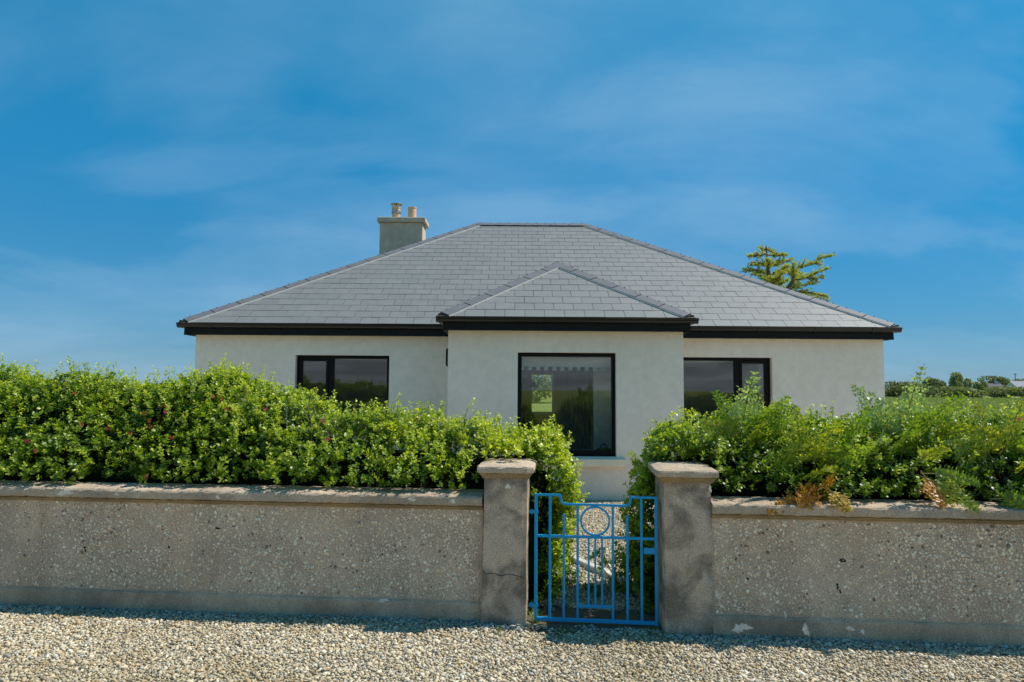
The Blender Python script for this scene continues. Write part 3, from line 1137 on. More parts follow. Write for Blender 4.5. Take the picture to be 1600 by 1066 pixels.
def window(x0, x1, z0, z1, Y, muls=(), fw=0.05, reveal=0.09, sill=True, outer='black_frame', casement=None):
    """frame mesh with pane / sill children; Y is the wall face"""
    mb = MB()
    y0, y1 = Y + reveal, Y + reveal + 0.07
    e = 0.002
    bw = fw + 0.035
    mb.bbox(x0 + e, x0 + fw, y0, y1, z0 + e, z1 - e, 0.004)
    mb.bbox(x1 - fw, x1 - e, y0, y1, z0 + e, z1 - e, 0.004)
    mb.bbox(x0 + fw, x1 - fw, y0, y1, z1 - fw, z1 - e, 0.004)
    mb.bbox(x0 + fw, x1 - fw, y0, y1, z0 + e, z0 + bw, 0.004)
    for mx_, mw in muls:
        mb.bbox(mx_ - mw / 2, mx_ + mw / 2, y0 - 0.004, y1, z0 + bw, z1 - fw, 0.004)
    f = hp(mb.build('window', outer))
    xs = [x0 + fw] + [q for mx_, mw in muls for q in (mx_ - mw / 2, mx_ + mw / 2)] + [x1 - fw]
    for i in range(0, len(xs), 2):
        a, b = xs[i], xs[i + 1]
        za, zb = z0 + bw, z1 - fw
        cs = casement is not None and i // 2 == casement
        if cs:
            mb = MB()
            s = 0.045
            yy0, yy1 = y0 - 0.012, y1 - 0.02
            mb.bbox(a + e, a + s, yy0, yy1, za + e, zb - e, 0.004)
            mb.bbox(b - s, b - e, yy0, yy1, za + e, zb - e, 0.004)
            mb.bbox(a + s, b - s, yy0, yy1, zb - s, zb - e, 0.004)
            mb.bbox(a + s, b - s, yy0, yy1, za + e, za + s, 0.004)
            hp(mb.build('casement', outer), f)
            a, b, za, zb = a + s, b - s, za + s, zb - s
        mb = MB()
        mb.box(a - 0.004, b + 0.004, y0 + 0.026, y0 + 0.030, za - 0.004, zb + 0.004)
        # one pane: only the outer sheet is needed for a sealed unit
        mb2 = MB()
        mb2.add([(a - 0.004, y0 + 0.028, za - 0.004), (b + 0.004, y0 + 0.028, za - 0.004), (b + 0.004, y0 + 0.028, zb + 0.004), (a - 0.004, y0 + 0.028, zb + 0.004)], [(0, 1, 2, 3)])
        hp(mb2.build('pane', 'glass'), f)
        mb = MB()
        for q in ((a, a + 0.008, za, zb), (b - 0.008, b, za, zb), (a + 0.008, b - 0.008, zb - 0.008, zb), (a + 0.008, b - 0.008, za, za + 0.008)):
            mb.box(q[0], q[1], y0 + 0.012, y0 + 0.025, q[2], q[3])
        hp(mb.build('gasket', 'gasket'), f)
    if sill:
        mb = MB()
        so_ = 0.13
        prof = [(Y - 0.085, z0 - 0.135), (Y - 0.085, z0 - 0.03), (Y - 0.075, z0 - 0.022), (Y + reveal + 0.02, z0 - 0.001), (Y + reveal + 0.02, z0 - 0.145)]
        mb.sweep(prof, [(lambda a, b, X=X: (X, a, b)) for X in (x0 - so_, x1 + so_)])
        # the sill stops short of the wall core: two ears and the part in the opening
        hp(mb.build('window_sill', 'sill_paint'), f)
    return f


window(*WIN_L, HY0, muls=[(-3.115, 0.085)], casement=0)
window(*WIN_R, HY0, muls=[(3.885, 0.085)], casement=1)
window(*WIN_B, BY0, fw=0.055)
# back window looking out on the field
mb = MB()
for q in ((BACK[0], BACK[0] + 0.05, BACK[2], BACK[3]), (BACK[1] - 0.05, BACK[1], BACK[2], BACK[3]), (BACK[0] + 0.05, BACK[1] - 0.05, BACK[3] - 0.05, BACK[3]), (BACK[0] + 0.05, BACK[1] - 0.05, BACK[2], BACK[2] + 0.05)):
    mb.box(q[0] + 0.002, q[1] - 0.002, HY1 - 0.17, HY1 - 0.10, q[2] + 0.002, q[3] - 0.002)
bw_ = hp(mb.build('window', 'inner_plaster'))
mb = MB()
mb.add([(BACK[0] + 0.045, HY1 - 0.13, BACK[2] + 0.045), (BACK[1] - 0.045, HY1 - 0.13, BACK[2] + 0.045), (BACK[1] - 0.045, HY1 - 0.13, BACK[3] - 0.045), (BACK[0] + 0.045, HY1 - 0.13, BACK[3] - 0.045)], [(0, 1, 2, 3)])
hp(mb.build('pane', 'glass'), bw_)
# unseen window added in the flank of the bay to let sun inside
mb = MB()
for q in ((10.80, 10.85, 0.7, 2.25), (11.45, 11.50, 0.7, 2.25), (10.85, 11.45, 2.20, 2.25), (10.85, 11.45, 0.70, 0.75)):
    mb.box(BX1 - 0.17, BX1 - 0.10, q[0] + 0.002, q[1] - 0.002, q[2] + 0.002, q[3] - 0.002)
fw_ = hp(mb.build('window', 'black_frame'))
mb = MB()
mb.add([(BX1 - 0.13, 10.845, 0.745), (BX1 - 0.13, 11.455, 0.745), (BX1 - 0.13, 11.455, 2.205), (BX1 - 0.13, 10.845, 2.205)], [(0, 1, 2, 3)])
hp(mb.build('pane', 'glass'), fw_)

# ---- roof
PT = 0.6
ET = 2.745
RY0, RX0, RX1, RY1 = 11.44, -5.63, 6.54, 20.96
RYM = (RY0 + RY1) / 2
RZ = ET + (RYM - RY0) * PT
RGX0, RGX1 = RX0 + (RYM - RY0), RX1 - (RYM - RY0)
BRY0 = 10.12
BRX0, BRX1 = -1.13, 2.74
BRC = (BRX0 + BRX1) / 2
BH = (BRX1 - BRX0) / 2
BPY = BRY0 + BH
BPZ = ET + BH * PT
BVY = RY0 + BH     # where the bay ridge meets the main slope
UN = 0.016
mb = MB()
for a in (UN,):
    mb.add([(RX0, RY0, ET - a), (RX1, RY0, ET - a), (RGX1, RYM, RZ - a), (RGX0, RYM, RZ - a)], [(0, 1, 2, 3)])
    mb.add([(RX1, RY1, ET - a), (RX0, RY1, ET - a), (RGX0, RYM, RZ - a), (RGX1, RYM, RZ - a)], [(0, 1, 2, 3)])
    mb.add([(RX0, RY1, ET - a), (RX0, RY0, ET - a), (RGX0, RYM, RZ - a)], [(0, 1, 2)])
    mb.add([(RX1, RY0, ET - a), (RX1, RY1, ET - a), (RGX1, RYM, RZ - a)], [(0, 1, 2)])
    mb.add([(BRX0, BRY0, ET - a), (BRX1, BRY0, ET - a), (BRC, BPY, BPZ - a)], [(0, 1, 2)])
    mb.add([(BRX0, RY0, ET - a), (BRX0, BRY0, ET - a), (BRC, BPY, BPZ - a), (BRC, BVY, BPZ - a)], [(0, 1, 2, 3)])
    mb.add([(BRX1, BRY0, ET - a), (BRX1, RY0, ET - a), (BRC, BVY, BPZ - a), (BRC, BPY, BPZ - a)], [(0, 1, 2, 3)])
roof = hp(mb.build('roof', 'underlay'))


def clip(poly, cp):
    out = poly
    for i in range(len(cp)):
        a, b = cp[i], cp[(i + 1) % len(cp)]
        inp, out = out, []
        if not inp:
            break

        def side(p):
            return (b[0] - a[0]) * (p[1] - a[1]) - (b[1] - a[1]) * (p[0] - a[0])
        for j in range(len(inp)):
            p, q = inp[j], inp[(j + 1) % len(inp)]
            sp_, sq = side(p), side(q)
            if sp_ >= 0:
                out.append(p)
            if (sp_ > 0 > sq) or (sp_ < 0 < sq):
                k = sp_ / (sp_ - sq)
                out.append((p[0] + (q[0] - p[0]) * k, p[1] + (q[1] - p[1]) * k))
    return out


SLATES = []   # (distance, poly2d, frame, full, hidden)
SLW, GAP = 0.30, 0.0058


def slope(o, ux, vx, poly, courses, vis, hide=None, shift=0.0):
    """o origin, ux unit along eave, vx unit up the slope; poly convex CCW in (u,v)"""
    o, ux, vx = Vector(o), Vector(ux), Vector(vx)
    n = ux.cross(vx)
    vmax = max(p[1] for p in poly)
    g = vmax / courses
    umin, umax = min(p[0] for p in poly), max(p[0] for p in poly)
    for i in range(courses):
        s0 = i * g
        off = (SLW / 2 if i % 2 else 0) + shift
        k0 = int((umin - off) / SLW) - 1
        k1 = int((umax - off) / SLW) + 1
        for k in range(k0, k1 + 1):
            a = k * SLW + off + GAP / 2
            ja = random.uniform(-0.0012, 0.0012)
            rect = [(a, s0), (a + SLW - GAP, s0), (a + SLW - GAP, s0 + g + 0.02), (a, s0 + g + 0.02)]
            pc = clip(rect, poly)
            if len(pc) < 3:
                continue
            ar = abs(sum(pc[q][0] * pc[(q + 1) % len(pc)][1] - pc[(q + 1) % len(pc)][0] * pc[q][1] for q in range(len(pc)))) / 2
            if ar < 0.002:
                continue
            c = Vector((sum(q[0] for q in pc) / len(pc), sum(q[1] for q in pc) / len(pc)))
            w = o + ux * c.x + vx * c.y
            if hide and hide(w):
                continue
            full = abs(ar - (SLW - GAP) * (g + 0.02)) < 1e-5
            SLATES.append((w.length if vis else 999 + w.length, pc, (o, ux, vx, n, s0, g, a), full, ar))


def slate_geo(pc, s0, g, lift=0.006, th=0.005):
    """returns verts (u,v,h) and faces for one slate"""
    top = [(u, v, lift - (v - s0) / (g + 0.02) * (lift - 0.001)) for u, v in pc]
    bot = [(u, v, h - th) for u, v, h in top]
    n = len(pc)
    return top + bot, [tuple(range(n)), tuple(range(2 * n - 1, n - 1, -1))] + [(i, n + i, n + (i + 1) % n, (i + 1) % n) for i in range(n)]


CS = 1 / math.sqrt(1 + PT * PT)
vf = (0, CS, PT * CS)
DS = (RYM - RY0) / CS


def under_bay(w):
    # under the bay roof
    if w.y > BVY:
        return False
    h = BH - abs(w.x - BRC)
    return h > 0.10 and (w.y - RY0) < h - 0.12


slope((RX0, RY0, ET), (1, 0, 0), vf, [(0, 0), (RX1 - RX0, 0), (RGX1 - RX0, DS), (RGX0 - RX0, DS)], 22, True, under_bay, 0.06)
slope((RX1, RY1, ET), (-1, 0, 0), (0, -CS, PT * CS), [(0, 0), (RX1 - RX0, 0), (RX1 - RGX0, DS), (RX1 - RGX1, DS)], 22, False)
slope((RX0, RY1, ET), (0, -1, 0), (CS, 0, PT * CS), [(0, 0), (RY1 - RY0, 0), (RYM - RY0, DS)], 22, False)
slope((RX1, RY0, ET), (0, 1, 0), (-CS, 0, PT * CS), [(0, 0), (RY1 - RY0, 0), (RYM - RY0, DS)], 22, False)
BDS = BH / CS
slope((BRX0, BRY0, ET), (1, 0, 0), vf, [(0, 0), (BRX1 - BRX0, 0), (BH, BDS)], 9, True, None, 0.12)
slope((BRX0, RY0, ET), (0, -1, 0), (CS, 0, PT * CS), [(0, 0), (RY0 - BRY0, 0), (RY0 - BPY, BDS), (RY0 - BVY, BDS)], 9, False)
slope((BRX1, BRY0, ET), (0, 1, 0), (-CS, 0, PT * CS), [(0, 0), (RY0 - BRY0, 0), (BVY - BRY0, BDS), (BPY - BRY0, BDS)], 9, False)
SLATES.sort(key=lambda s: s[0])
full_me = {}
rest = MB()
cnt = 0
for dist, pc, (o, ux, vx, n, s0, g, a), full, ar in SLATES:
    wj = random.uniform(-0.0012, 0.0012)
    lift = 0.006 + random.uniform(-0.0008, 0.0015)
    if cnt < 300 and dist < 900 and ar > 0.02:
        cnt += 1
        if full:
            key = round(g, 4)
            if key not in full_me:
                mbx = MB()
                w_ = SLW - GAP
                mbx.add(*slate_geo([(0, 0), (w_, 0), (w_, g + 0.02), (0, g + 0.02)], 0, g))
                full_me[key] = mbx.mesh('slate')
            me = full_me[key]
            org = o + ux * a + vx * s0 + n * random.uniform(-0.001, 0.002)
            rz = random.uniform(-0.004, 0.004)
        else:
            mbx = MB()
            vs, fs = slate_geo([(u - a, v - s0) for u, v in pc], 0, g)
            mbx.add(vs, fs)
            me = mbx.mesh('slate')
            org = o + ux * a + vx * s0
            rz = 0
        ob = obj('slate', me, 'slate')
        ob.parent = roof
        mm = Matrix((ux, vx, n)).transposed().to_4x4()
        mm.translation = org
        ob.matrix_parent_inverse = HINV
        ob.matrix_basis = mm @ Matrix.Rotation(rz, 4, 'Z')
        # undo the parent's own inverse chain: roof keeps world coordinates
    else:
        vs, fs = slate_geo(pc, s0, g, lift)
        rest.add([tuple(o + ux * (u + wj) + vx * v + n * h) for u, v, h in vs], fs)
q = rest.build('slates', 'slate', kind='stuff')
hp(q, roof)
q['kind'] = 'stuff'
# the roof carries the identity in world space, so its children use no inverse of their own
for ch in roof.children:
    ch.matrix_parent_inverse = Matrix.Identity(4)


def rp(o):
    o.parent = roof
    o.matrix_parent_inverse = Matrix.Identity(4)
    return o


def caps(A, B, nl, nr, count, name, flip=False, w=0.165, over=0.0):
    """angled cap tiles from A (low) to B (high); nl, nr: unit vectors down either side from the line"""
    A, B = Vector(A), Vector(B)
    d = (B - A) / count
    dn = d.normalized()
    nl, nr = Vector(nl).normalized(), Vector(nr).normalized()
    upv = -(nl + nr).normalized()
    for i in range(count):
        p0 = A + d * i + dn * 0.007 + upv * (0.034)
        p1 = A + d * (i + 1) - dn * 0.007 + upv * (0.030)
        mb = MB()
        prof = []
        th = 0.016
        for base in (p0, p1):
            l = base + nl * w
            r = base + nr * w
            prof.append([l, base, r, r - upv * th - nr * 0.0, base - upv * th * 1.3, l - upv * th])
        vs = prof[0] + prof[1]
        m_ = 6
        fs = [tuple(range(m_))[::-1], tuple(range(m_, 2 * m_))] + [(j, (j + 1) % m_, m_ + (j + 1) % m_, m_ + j) for j in range(m_)]
        mb.add(vs, fs)
        # dry-fix clips: two dark screws on the crest
        for s in (0.25, 0.75):
            c = p0 + (p1 - p0) * s
            mb.tube([c - upv * 0.004, c + upv * 0.009], 0.009, 6, mi=1)
        ob = mb.build(name, ['cap_tile', 'screw'])
        rp(ob)


def seal(A, B, side, mat, w=0.165, name='hip_seal'):
    """strip under the lower lip of the caps"""
    A, B = Vector(A), Vector(B)
    side = Vector(side).normalized()
    mb = MB()
    up = Vector((0, 0, 1))
    a, b = A + side * (w - 0.004), B + side * (w - 0.004)
    d = (B - A).normalized()
    nn = side.cross(d).normalized()
    if nn.z < 0:
        nn = -nn
    mb.add([a + nn * 0.002, b + nn * 0.002, b + nn * 0.024, a + nn * 0.024, a + side * 0.006 + nn * 0.002, b + side * 0.006 + nn * 0.002, b + side * 0.003 + nn * 0.023, a + side * 0.003 + nn * 0.023],
           [(0, 1, 2, 3), (4, 7, 6, 5), (3, 2, 6, 7), (0, 4, 5, 1), (0, 3, 7, 4), (1, 5, 6, 2)])
    rp(mb.build(name, mat))


def hipvec(dh, s):
    """unit vector lying in a slope (up-slope dir horizontal s) perpendicular to hip of horizontal direction dh"""
    hip = Vector((dh[0], dh[1], PT)) if abs(abs(dh[0]) - 1) < 1e-6 else Vector(dh)
    hip.normalize()
    nrm = Vector((-s[0] * PT, -s[1] * PT, 1)).normalized()
    w = hip.cross(nrm).normalized()
    if w.z > 0:
        w = -w
    return w


fs_ = hipvec((1, 1), (0, 1))
ls_ = hipvec((1, 1), (1, 0))
E0 = (RX0 + 0.07, RY0 + 0.07, ET + 0.042)
caps(E0, (RGX0, RYM, RZ), ls_, fs_, 15, 'hip_cap')
seal(E0, (RGX0, RYM, RZ), fs_, 'zinc')
fs2 = hipvec((-1, 1), (0, 1))
rs_ = hipvec((-1, 1), (-1, 0))
E1 = (RX1 - 0.07, RY0 + 0.07, ET + 0.042)
caps(E1, (RGX1, RYM, RZ), rs_, fs2, 15, 'hip_cap')
seal(E1, (RGX1, RYM, RZ), fs2, 'zinc')
caps((RGX0, RYM, RZ + 0.01), (RGX1, RYM, RZ + 0.01), (0, CS, -PT * CS), (0, -CS, -PT * CS), 6, 'ridge_cap')
E2 = (BRX0 + 0.07, BRY0 + 0.07, ET + 0.042)
caps(E2, (BRC, BPY, BPZ), ls_, fs_, 6, 'hip_cap')
seal(E2, (BRC, BPY, BPZ), fs_, 'zinc')
E3 = (BRX1 - 0.07, BRY0 + 0.07, ET + 0.042)
caps(E3, (BRC, BPY, BPZ), rs_, fs2, 6, 'hip_cap')
seal(E3, (BRC, BPY, BPZ), fs2, 'zinc')
caps((BRC, BPY, BPZ + 0.01), (BRC, BVY + 0.1, BPZ + 0.01), (-CS, 0, -PT * CS), (CS, 0, -PT * CS), 3, 'ridge_cap')
# closing pieces at the low ends of the hips
for (ex, ey, ez), sx in ((E0, 1), (E1, -1), (E2, 1), (E3, -1)):
    ex, ey, ez = ex - sx * 0.035, ey - 0.04, ez - 0.044
    mb = MB()
    mb.add([(ex - sx * 0.03, ey - 0.02, ez - 0.008), (ex + sx * 0.16, ey - 0.03, ez - 0.008), (ex + sx * 0.14, ey - 0.03, ez + 0.02), (ex + sx * 0.0, ey - 0.02, ez + 0.05),
            (ex - sx * 0.03, ey + 0.16, ez - 0.008), (ex + sx * 0.16, ey + 0.1, ez - 0.008), (ex + sx * 0.14, ey + 0.1, ez + 0.02), (ex, ey + 0.16, ez + 0.05)],
           [(0, 1, 2, 3), (7, 6, 5, 4), (0, 4, 5, 1), (3, 2, 6, 7), (0, 3, 7, 4), (1, 5, 6, 2)])
    rp(mb.build('hip_end', 'brown_trim'))


# ---- fascia, soffit, gutters
def fascia_run(a, b, out, z0=2.55, z1=2.715, back=0.25):
    """board from a to b (xy); out = outward unit"""
    mb = MB()
    a, b, out = Vector((*a, 0)), Vector((*b, 0)), Vector((*out, 0))
    p = [a, b, b - out * 0.022, a - out * 0.022]
    mb.add([(q.x, q.y, z0) for q in p] + [(q.x, q.y, z1) for q in p], [(0, 1, 5, 4), (1, 2, 6, 5), (2, 3, 7, 6), (3, 0, 4, 7), (4, 5, 6, 7), (3, 2, 1, 0)])
    # lower lip
    o2 = out * 0.006
    p = [a + o2, b + o2, b, a]
    mb.add([(q.x, q.y, z0 - 0.004) for q in p] + [(q.x, q.y, z0 + 0.03) for q in p], [(0, 1, 5, 4), (1, 2, 6, 5), (2, 3, 7, 6), (3, 0, 4, 7), (4, 5, 6, 7), (3, 2, 1, 0)])
    hp(mb.build('fascia', 'black_plastic'))
    mb = MB()
    p = [a - out * 0.024, b - out * 0.024, b - out * back, a - out * back]
    mb.add([(q.x, q.y, z0 + 0.008) for q in p] + [(q.x, q.y, z0 + 0.016) for q in p], [(0, 1, 5, 4), (1, 2, 6, 5), (2, 3, 7, 6), (3, 0, 4, 7), (4, 5, 6, 7), (3, 2, 1, 0)])
    hp(mb.build('soffit', 'black_plastic'))


def gutter_run(a, b, out, cuts=(), ztop=2.742):
    a, b, out = Vector((*a, 0)), Vector((*b, 0)), Vector((*out, 0))
    prof = []
    # ogee-fronted gutter, (outward, z)
    outer = [(0.004, 0.0), (0.004, -0.072), (0.05, -0.082), (0.082, -0.068), (0.094, -0.045), (0.100, -0.022), (0.112, -0.010), (0.114, 0.0)]
    inner = [(x * 0.9 + 0.004, z * 0.9 + 0.004 if z < -0.01 else z) for x, z in outer[::-1]]
    prof = outer + inner
    mb = MB()
    d = (b - a)
    mb.sweep(prof, [(lambda x, z, q=q: (q.x + out.x * x, q.y + out.y * x, ztop + z)) for q in (a, b)])
    g_ = hp(mb.build('gutter', 'gutter_plastic'))
    dn = d.normalized()
    n = max(1, int(d.length / 0.95))
    for i in range(n):
        c = a + d * ((i + 0.5) / n)
        mb = MB()
        w = 0.016
        pr = [(0.0, 0.002), (0.0, -0.10), (0.02, -0.092), (0.055, -0.089), (0.088, -0.074), (0.101, -0.047), (0.107, -0.022), (0.118, -0.008), (0.119, 0.004)]
        pr2 = [(x * 0.97 - 0.003, z * 0.96) for x, z in pr[::-1]]
        mb.sweep(pr + pr2, [(lambda x, z, q=q: (q.x + out.x * x, q.y + out.y * x, ztop + z)) for q in (c - dn * w, c + dn * w)])
        o_ = mb.build('gutter_bracket', 'gutter_plastic')
        o_.parent = g_
        o_.matrix_parent_inverse = Matrix.Identity(4)
    return g_


FX0, FX1, FY0 = -5.55, 6.46, 11.52
fascia_run((FX0, FY0), (BX0 - 0.06, FY0), (0, -1), back=0.2)
fascia_run((BX1 + 0.06, FY0), (FX1, FY0), (0, -1), back=0.2)
fascia_run((FX0, 20.88), (FX0, FY0 + 0.003), (-1, 0), back=0.16)
fascia_run((FX1, FY0 + 0.003), (FX1, 20.88), (1, 0), back=0.16)
fascia_run((BX0 - 0.06, 10.20), (BX1 + 0.06, 10.20), (0, -1), back=0.22)
fascia_run((BX0 - 0.062, 11.6), (BX0 - 0.062, 10.203), (-1, 0), back=0.1)
fascia_run((BX1 + 0.062, 10.203), (BX1 + 0.062, 11.6), (1, 0), back=0.1)
gutter_run((FX0 - 0.09, FY0), (BX0 - 0.085, FY0), (0, -1))
gutter_run((BX1 + 0.085, FY0), (FX1 + 0.09, FY0), (0, -1))
gutter_run((FX0, 20.9), (FX0, FY0 + 0.01), (-1, 0))
gutter_run((FX1, FY0 + 0.01), (FX1, 20.9), (1, 0))
gutter_run((BX0 - 0.16, 10.20), (BX1 + 0.16, 10.20), (0, -1))
gutter_run((BX0 - 0.062, 11.35), (BX0 - 0.062, 10.21), (-1, 0))
gutter_run((BX1 + 0.062, 10.21), (BX1 + 0.062, 11.35), (1, 0))


# ---- chimney
def chimney():
    x0, x1, y0, y1 = -3.36, -2.275, 17.0, 17.62
    mb = MB()
    mb.bbox(x0, x1, y0, y1, 3.2, 5.83, 0.012)
    ch = hp(mb.build('chimney', 'chimney_render'))
    mb = MB()
    mb.bbox(x0 - 0.06, x1 + 0.075, y0 - 0.06, y1 + 0.06, 5.832, 5.955, 0.012)
    c = mb.build('chimney_cap', 'chimney_render')
    c.parent = ch
    mb = MB()
    for (u0, u1) in ((0, 1),):
        vs = [(x0 - 0.02, y0 - 0.02, 5.957), (x1 + 0.03, y0 - 0.02, 5.957), (x1 + 0.03, y1 + 0.02, 5.957), (x0 - 0.02, y1 + 0.02, 5.957), (x0 + 0.2, y0 + 0.18, 6.0), (x1 - 0.2, y0 + 0.18, 6.0), (x1 - 0.2, y1 - 0.18, 6.0), (x0 + 0.2, y1 - 0.18, 6.0)]
        mb.add(vs, [(0, 1, 5, 4), (1, 2, 6, 5), (2, 3, 7, 6), (3, 0, 4, 7), (4, 5, 6, 7)])
    mb.build('flaunching', 'chimney_render', ch)
    yc = 17.3
    prof = [(0.112, 0), (0.112, 0.02), (0.105, 0.03), (0.105, 0.27), (0.114, 0.28), (0.114, 0.305), (0.095, 0.305), (0.088, 0.2), (0.088, 0.1), (0.0, 0.1)]
    for k, xc in enumerate((-3.0, -2.59)):
        mb = MB()
        mb.lathe((xc, yc, 5.985), prof, 28)
        pot = mb.build('chimney_pot', 'terracotta', ch, smooth=False)
        if k == 0:
            mb = MB()
            mb.lathe((xc, yc, 5.985), [(0.118, 0.14), (0.118, 0.20)], 28)
            mb.lathe((xc, yc, 5.985), [(0.0, 0.425), (0.10, 0.415), (0.152, 0.385), (0.152, 0.380), (0.10, 0.400), (0.0, 0.405)], 28)
            for a in range(4):
                an = a * math.pi / 2 + 0.5
                mb.tube([(xc + 0.108 * math.cos(an), yc + 0.108 * math.sin(an), 6.12), (xc + 0.112 * math.cos(an), yc + 0.112 * math.sin(an), 6.39)], 0.006, 6)
            mb.tube([(xc, yc, 6.1), (xc, yc, 6.39)], 0.012, 8)
            mb.build('cowl', 'steel', pot, smooth=False)
    # flashing where it meets the roof
    mb = MB()
    mb.box(x0 - 0.02, x1 + 0.02, y0 - 0.02, y0 - 0.003, 4.2, 5.0)
    mb.build('flashing', 'zinc', ch)


chimney()

# wall lamp on the flank of the bay
lamp = thing('wall_lamp', 'slim black wall lamp on the flank of the projecting bay', 'lamp', (BX0, 10.52, 2.15))
mb = MB()
mb.bbox(-0.022, -0.001, -0.03, 0.03, -0.12, 0.12, 0.004)
mb.build('back_plate', 'black_plastic', lamp)
mb = MB()
mb.tube([(-0.010, 0, 0.135), (-0.024, 0, 0.13), (-0.030, 0, 0.11), (-0.030, 0, -0.11), (-0.024, 0, -0.13), (-0.010, 0, -0.135)], [0.010, 0.013, 0.014, 0.014, 0.013, 0.010], 10)
mb.build('lamp_body', 'black_plastic', lamp, smooth=True)

# ------------------------------------------------------------------ inside the windows


def blind_castle():
    root = thing('roller_blind', 'pale blind with castellated hem inside the big bay window', 'blind', (0.84, 10.72, 2.4))
    mb = MB()
    x0, x1 = 0.0, 1.72
    y = 10.74
    zt, zb, zn = 2.42, 2.02, 1.965
    n = 13
    w = (x1 - x0) / (2 * n + 1)
    mb.add([(x0, y, zb), (x1, y, zb), (x1, y, zt), (x0, y, zt), (x0, y + 0.004, zb), (x1, y + 0.004, zb), (x1, y + 0.004, zt), (x0, y + 0.004, zt)], [(0, 1, 2, 3), (7, 6, 5, 4), (0, 4, 5, 1), (2, 6, 7, 3), (0, 3, 7, 4), (1, 5, 6, 2)])
    for i in range(n + 1):
        a = x0 + 2 * i * w
        mb.box(a, a + w, y + 0.0005, y + 0.0035, zn, zb)
    o = mb.build('cloth', 'blind_cloth', root)
    o.matrix_parent_inverse = Matrix.Translation(root.location).inverted()
    mb = MB()
    mb.tube([(x0 - 0.02, y + 0.02, 2.40), (x1 + 0.02, y + 0.02, 2.40)], 0.022, 12)
    o = mb.build('roller', 'blind_cloth', root)
    o.matrix_parent_inverse = Matrix.Translation(root.location).inverted()


blind_castle()


def small_blind(x0, x1, zb, label):
    root = thing('roller_blind', label, 'blind', ((x0 + x1) / 2, 12.05, 2.3), group='rolled blinds of the side windows')
    inv = Matrix.Translation(root.location).inverted()
    mb = MB()
    mb.box(x0, x1, 12.05, 12.054, zb, 2.36)
    o = mb.build('cloth', 'blind_cloth', root)
    o.matrix_parent_inverse = inv
    mb = MB()
    mb.tube([(x0, 12.09, 2.36), (x1, 12.09, 2.36)], 0.03, 12)
    o = mb.build('roller', 'blind_cloth', root)
    o.matrix_parent_inverse = inv


small_blind(-3.08, -2.02, 2.155, 'rolled pale blind behind the window left of the bay')
small_blind(2.8, 3.95, 2.155, 'rolled pale blind behind the window right of the bay')


def curtain(label, x0, x1, y, z0, z1, folds, amp, mat):
    root = thing('curtain', label, 'curtain', ((x0 + x1) / 2, y, z0))
    mb = MB()
    n = folds * 6
    pts = []
    for i in range(n + 1):
        s = i / n
        pts.append((x0 + (x1 - x0) * s, y + amp * math.sin(s * folds * 2 * math.pi) + amp * 0.3 * math.sin(s * 13)))
    vs = [(x, yy, z) for z in (z0, z1) for x, yy in pts] + [(x, yy + 0.004, z) for z in (z0, z1) for x, yy in pts]
    m_ = n + 1
    fs = [(i, i + 1, m_ + i + 1, m_ + i) for i in range(n)] + [(2 * m_ + i + 1, 2 * m_ + i, 3 * m_ + i, 3 * m_ + i + 1) for i in range(n)]
    mb.add(vs, fs)
    o = mb.build('cloth', mat, root, smooth=True)
    o.matrix_parent_inverse = Matrix.Translation(root.location).inverted()
    mb = MB()
    mb.tube([(x0 - 0.05, y, z1 + 0.01), (x1 + 0.05, y, z1 + 0.01)], 0.014, 8)
    o = mb.build('rail', 'dark_wood', root)
    o.matrix_parent_inverse = Matrix.Translation(root.location).inverted()


curtain('dark pleated curtain hanging inside the bay room', 0.86, 1.62, 13.6, 0.1, 2.3, 10, 0.035, 'curtain_cloth')
curtain('pale curtain at the far edge of the window right of the bay', 4.36, 4.50, 12.08, 0.3, 2.35, 3, 0.02, 'blind_cloth')

pl = thing('pendant_lamp', 'dark pendant lamp shade hanging inside the bay room', 'lamp', (0.44, 14.0, 1.72))
mb = MB()
mb.lathe((0, 0, 0), [(0.115, -0.02), (0.105, 0.0), (0.05, 0.04), (0.045, 0.085), (0.02, 0.09), (0.018, 0.09), (0.04, 0.08), (0.045, 0.038), (0.098, -0.002), (0.115, -0.02)], 20)
mb.build('lamp_shade', 'dark_wood', pl)
mb = MB()
mb.tube([(0, 0, 0.085), (0, 0, 0.72)], 0.004, 6)
mb.build('cord', 'dark_wood', pl)


def chair(name, label, x, y, rz):
    root = thing(name, label, 'chair', (x, y, 0.06), group='dining chairs inside the bay room')
    root.rotation_euler.z = rz
    mb = MB()
    mb.bbox(-0.22, 0.22, -0.22, 0.22, 0.43, 0.47, 0.01)
    mb.build('seat', 'dark_wood', root)
    mb = MB()
    mb.bbox(-0.21, 0.21, 0.19, 0.225, 0.62, 0.98, 0.012)
    mb.build('backrest', 'dark_wood', root)
    for sx in (-1, 1):
        for sy, h in ((-1, 0.43), (1, 0.8)):
            mb = MB()
            mb.tube([(sx * 0.19, sy * 0.2, 0), (sx * 0.18, sy * 0.19, h)], 0.016, 8)
            mb.build('leg', 'dark_wood', root)


chair('dining_chair', 'dark dining chair nearest the bay window', 0.34, 12.6, 2.9)
chair('dining_chair', 'dark dining chair beyond the table inside the bay room', 0.75, 13.3, 0.3)
tb = thing('dining_table', 'dark dining table inside the bay room', 'table', (0.45, 13.0, 0.06))
mb = MB()
mb.bbox(-0.55, 0.35, -0.3, 0.3, 0.70, 0.74, 0.01)
mb.build('table_top', 'dark_wood', tb)
for sx in (-0.5, 0.3):
    for sy in (-0.26, 0.26):
        mb = MB()
        mb.tube([(sx, sy, 0), (sx, sy, 0.70)], 0.025, 8)
        mb.build('leg', 'dark_wood', tb)

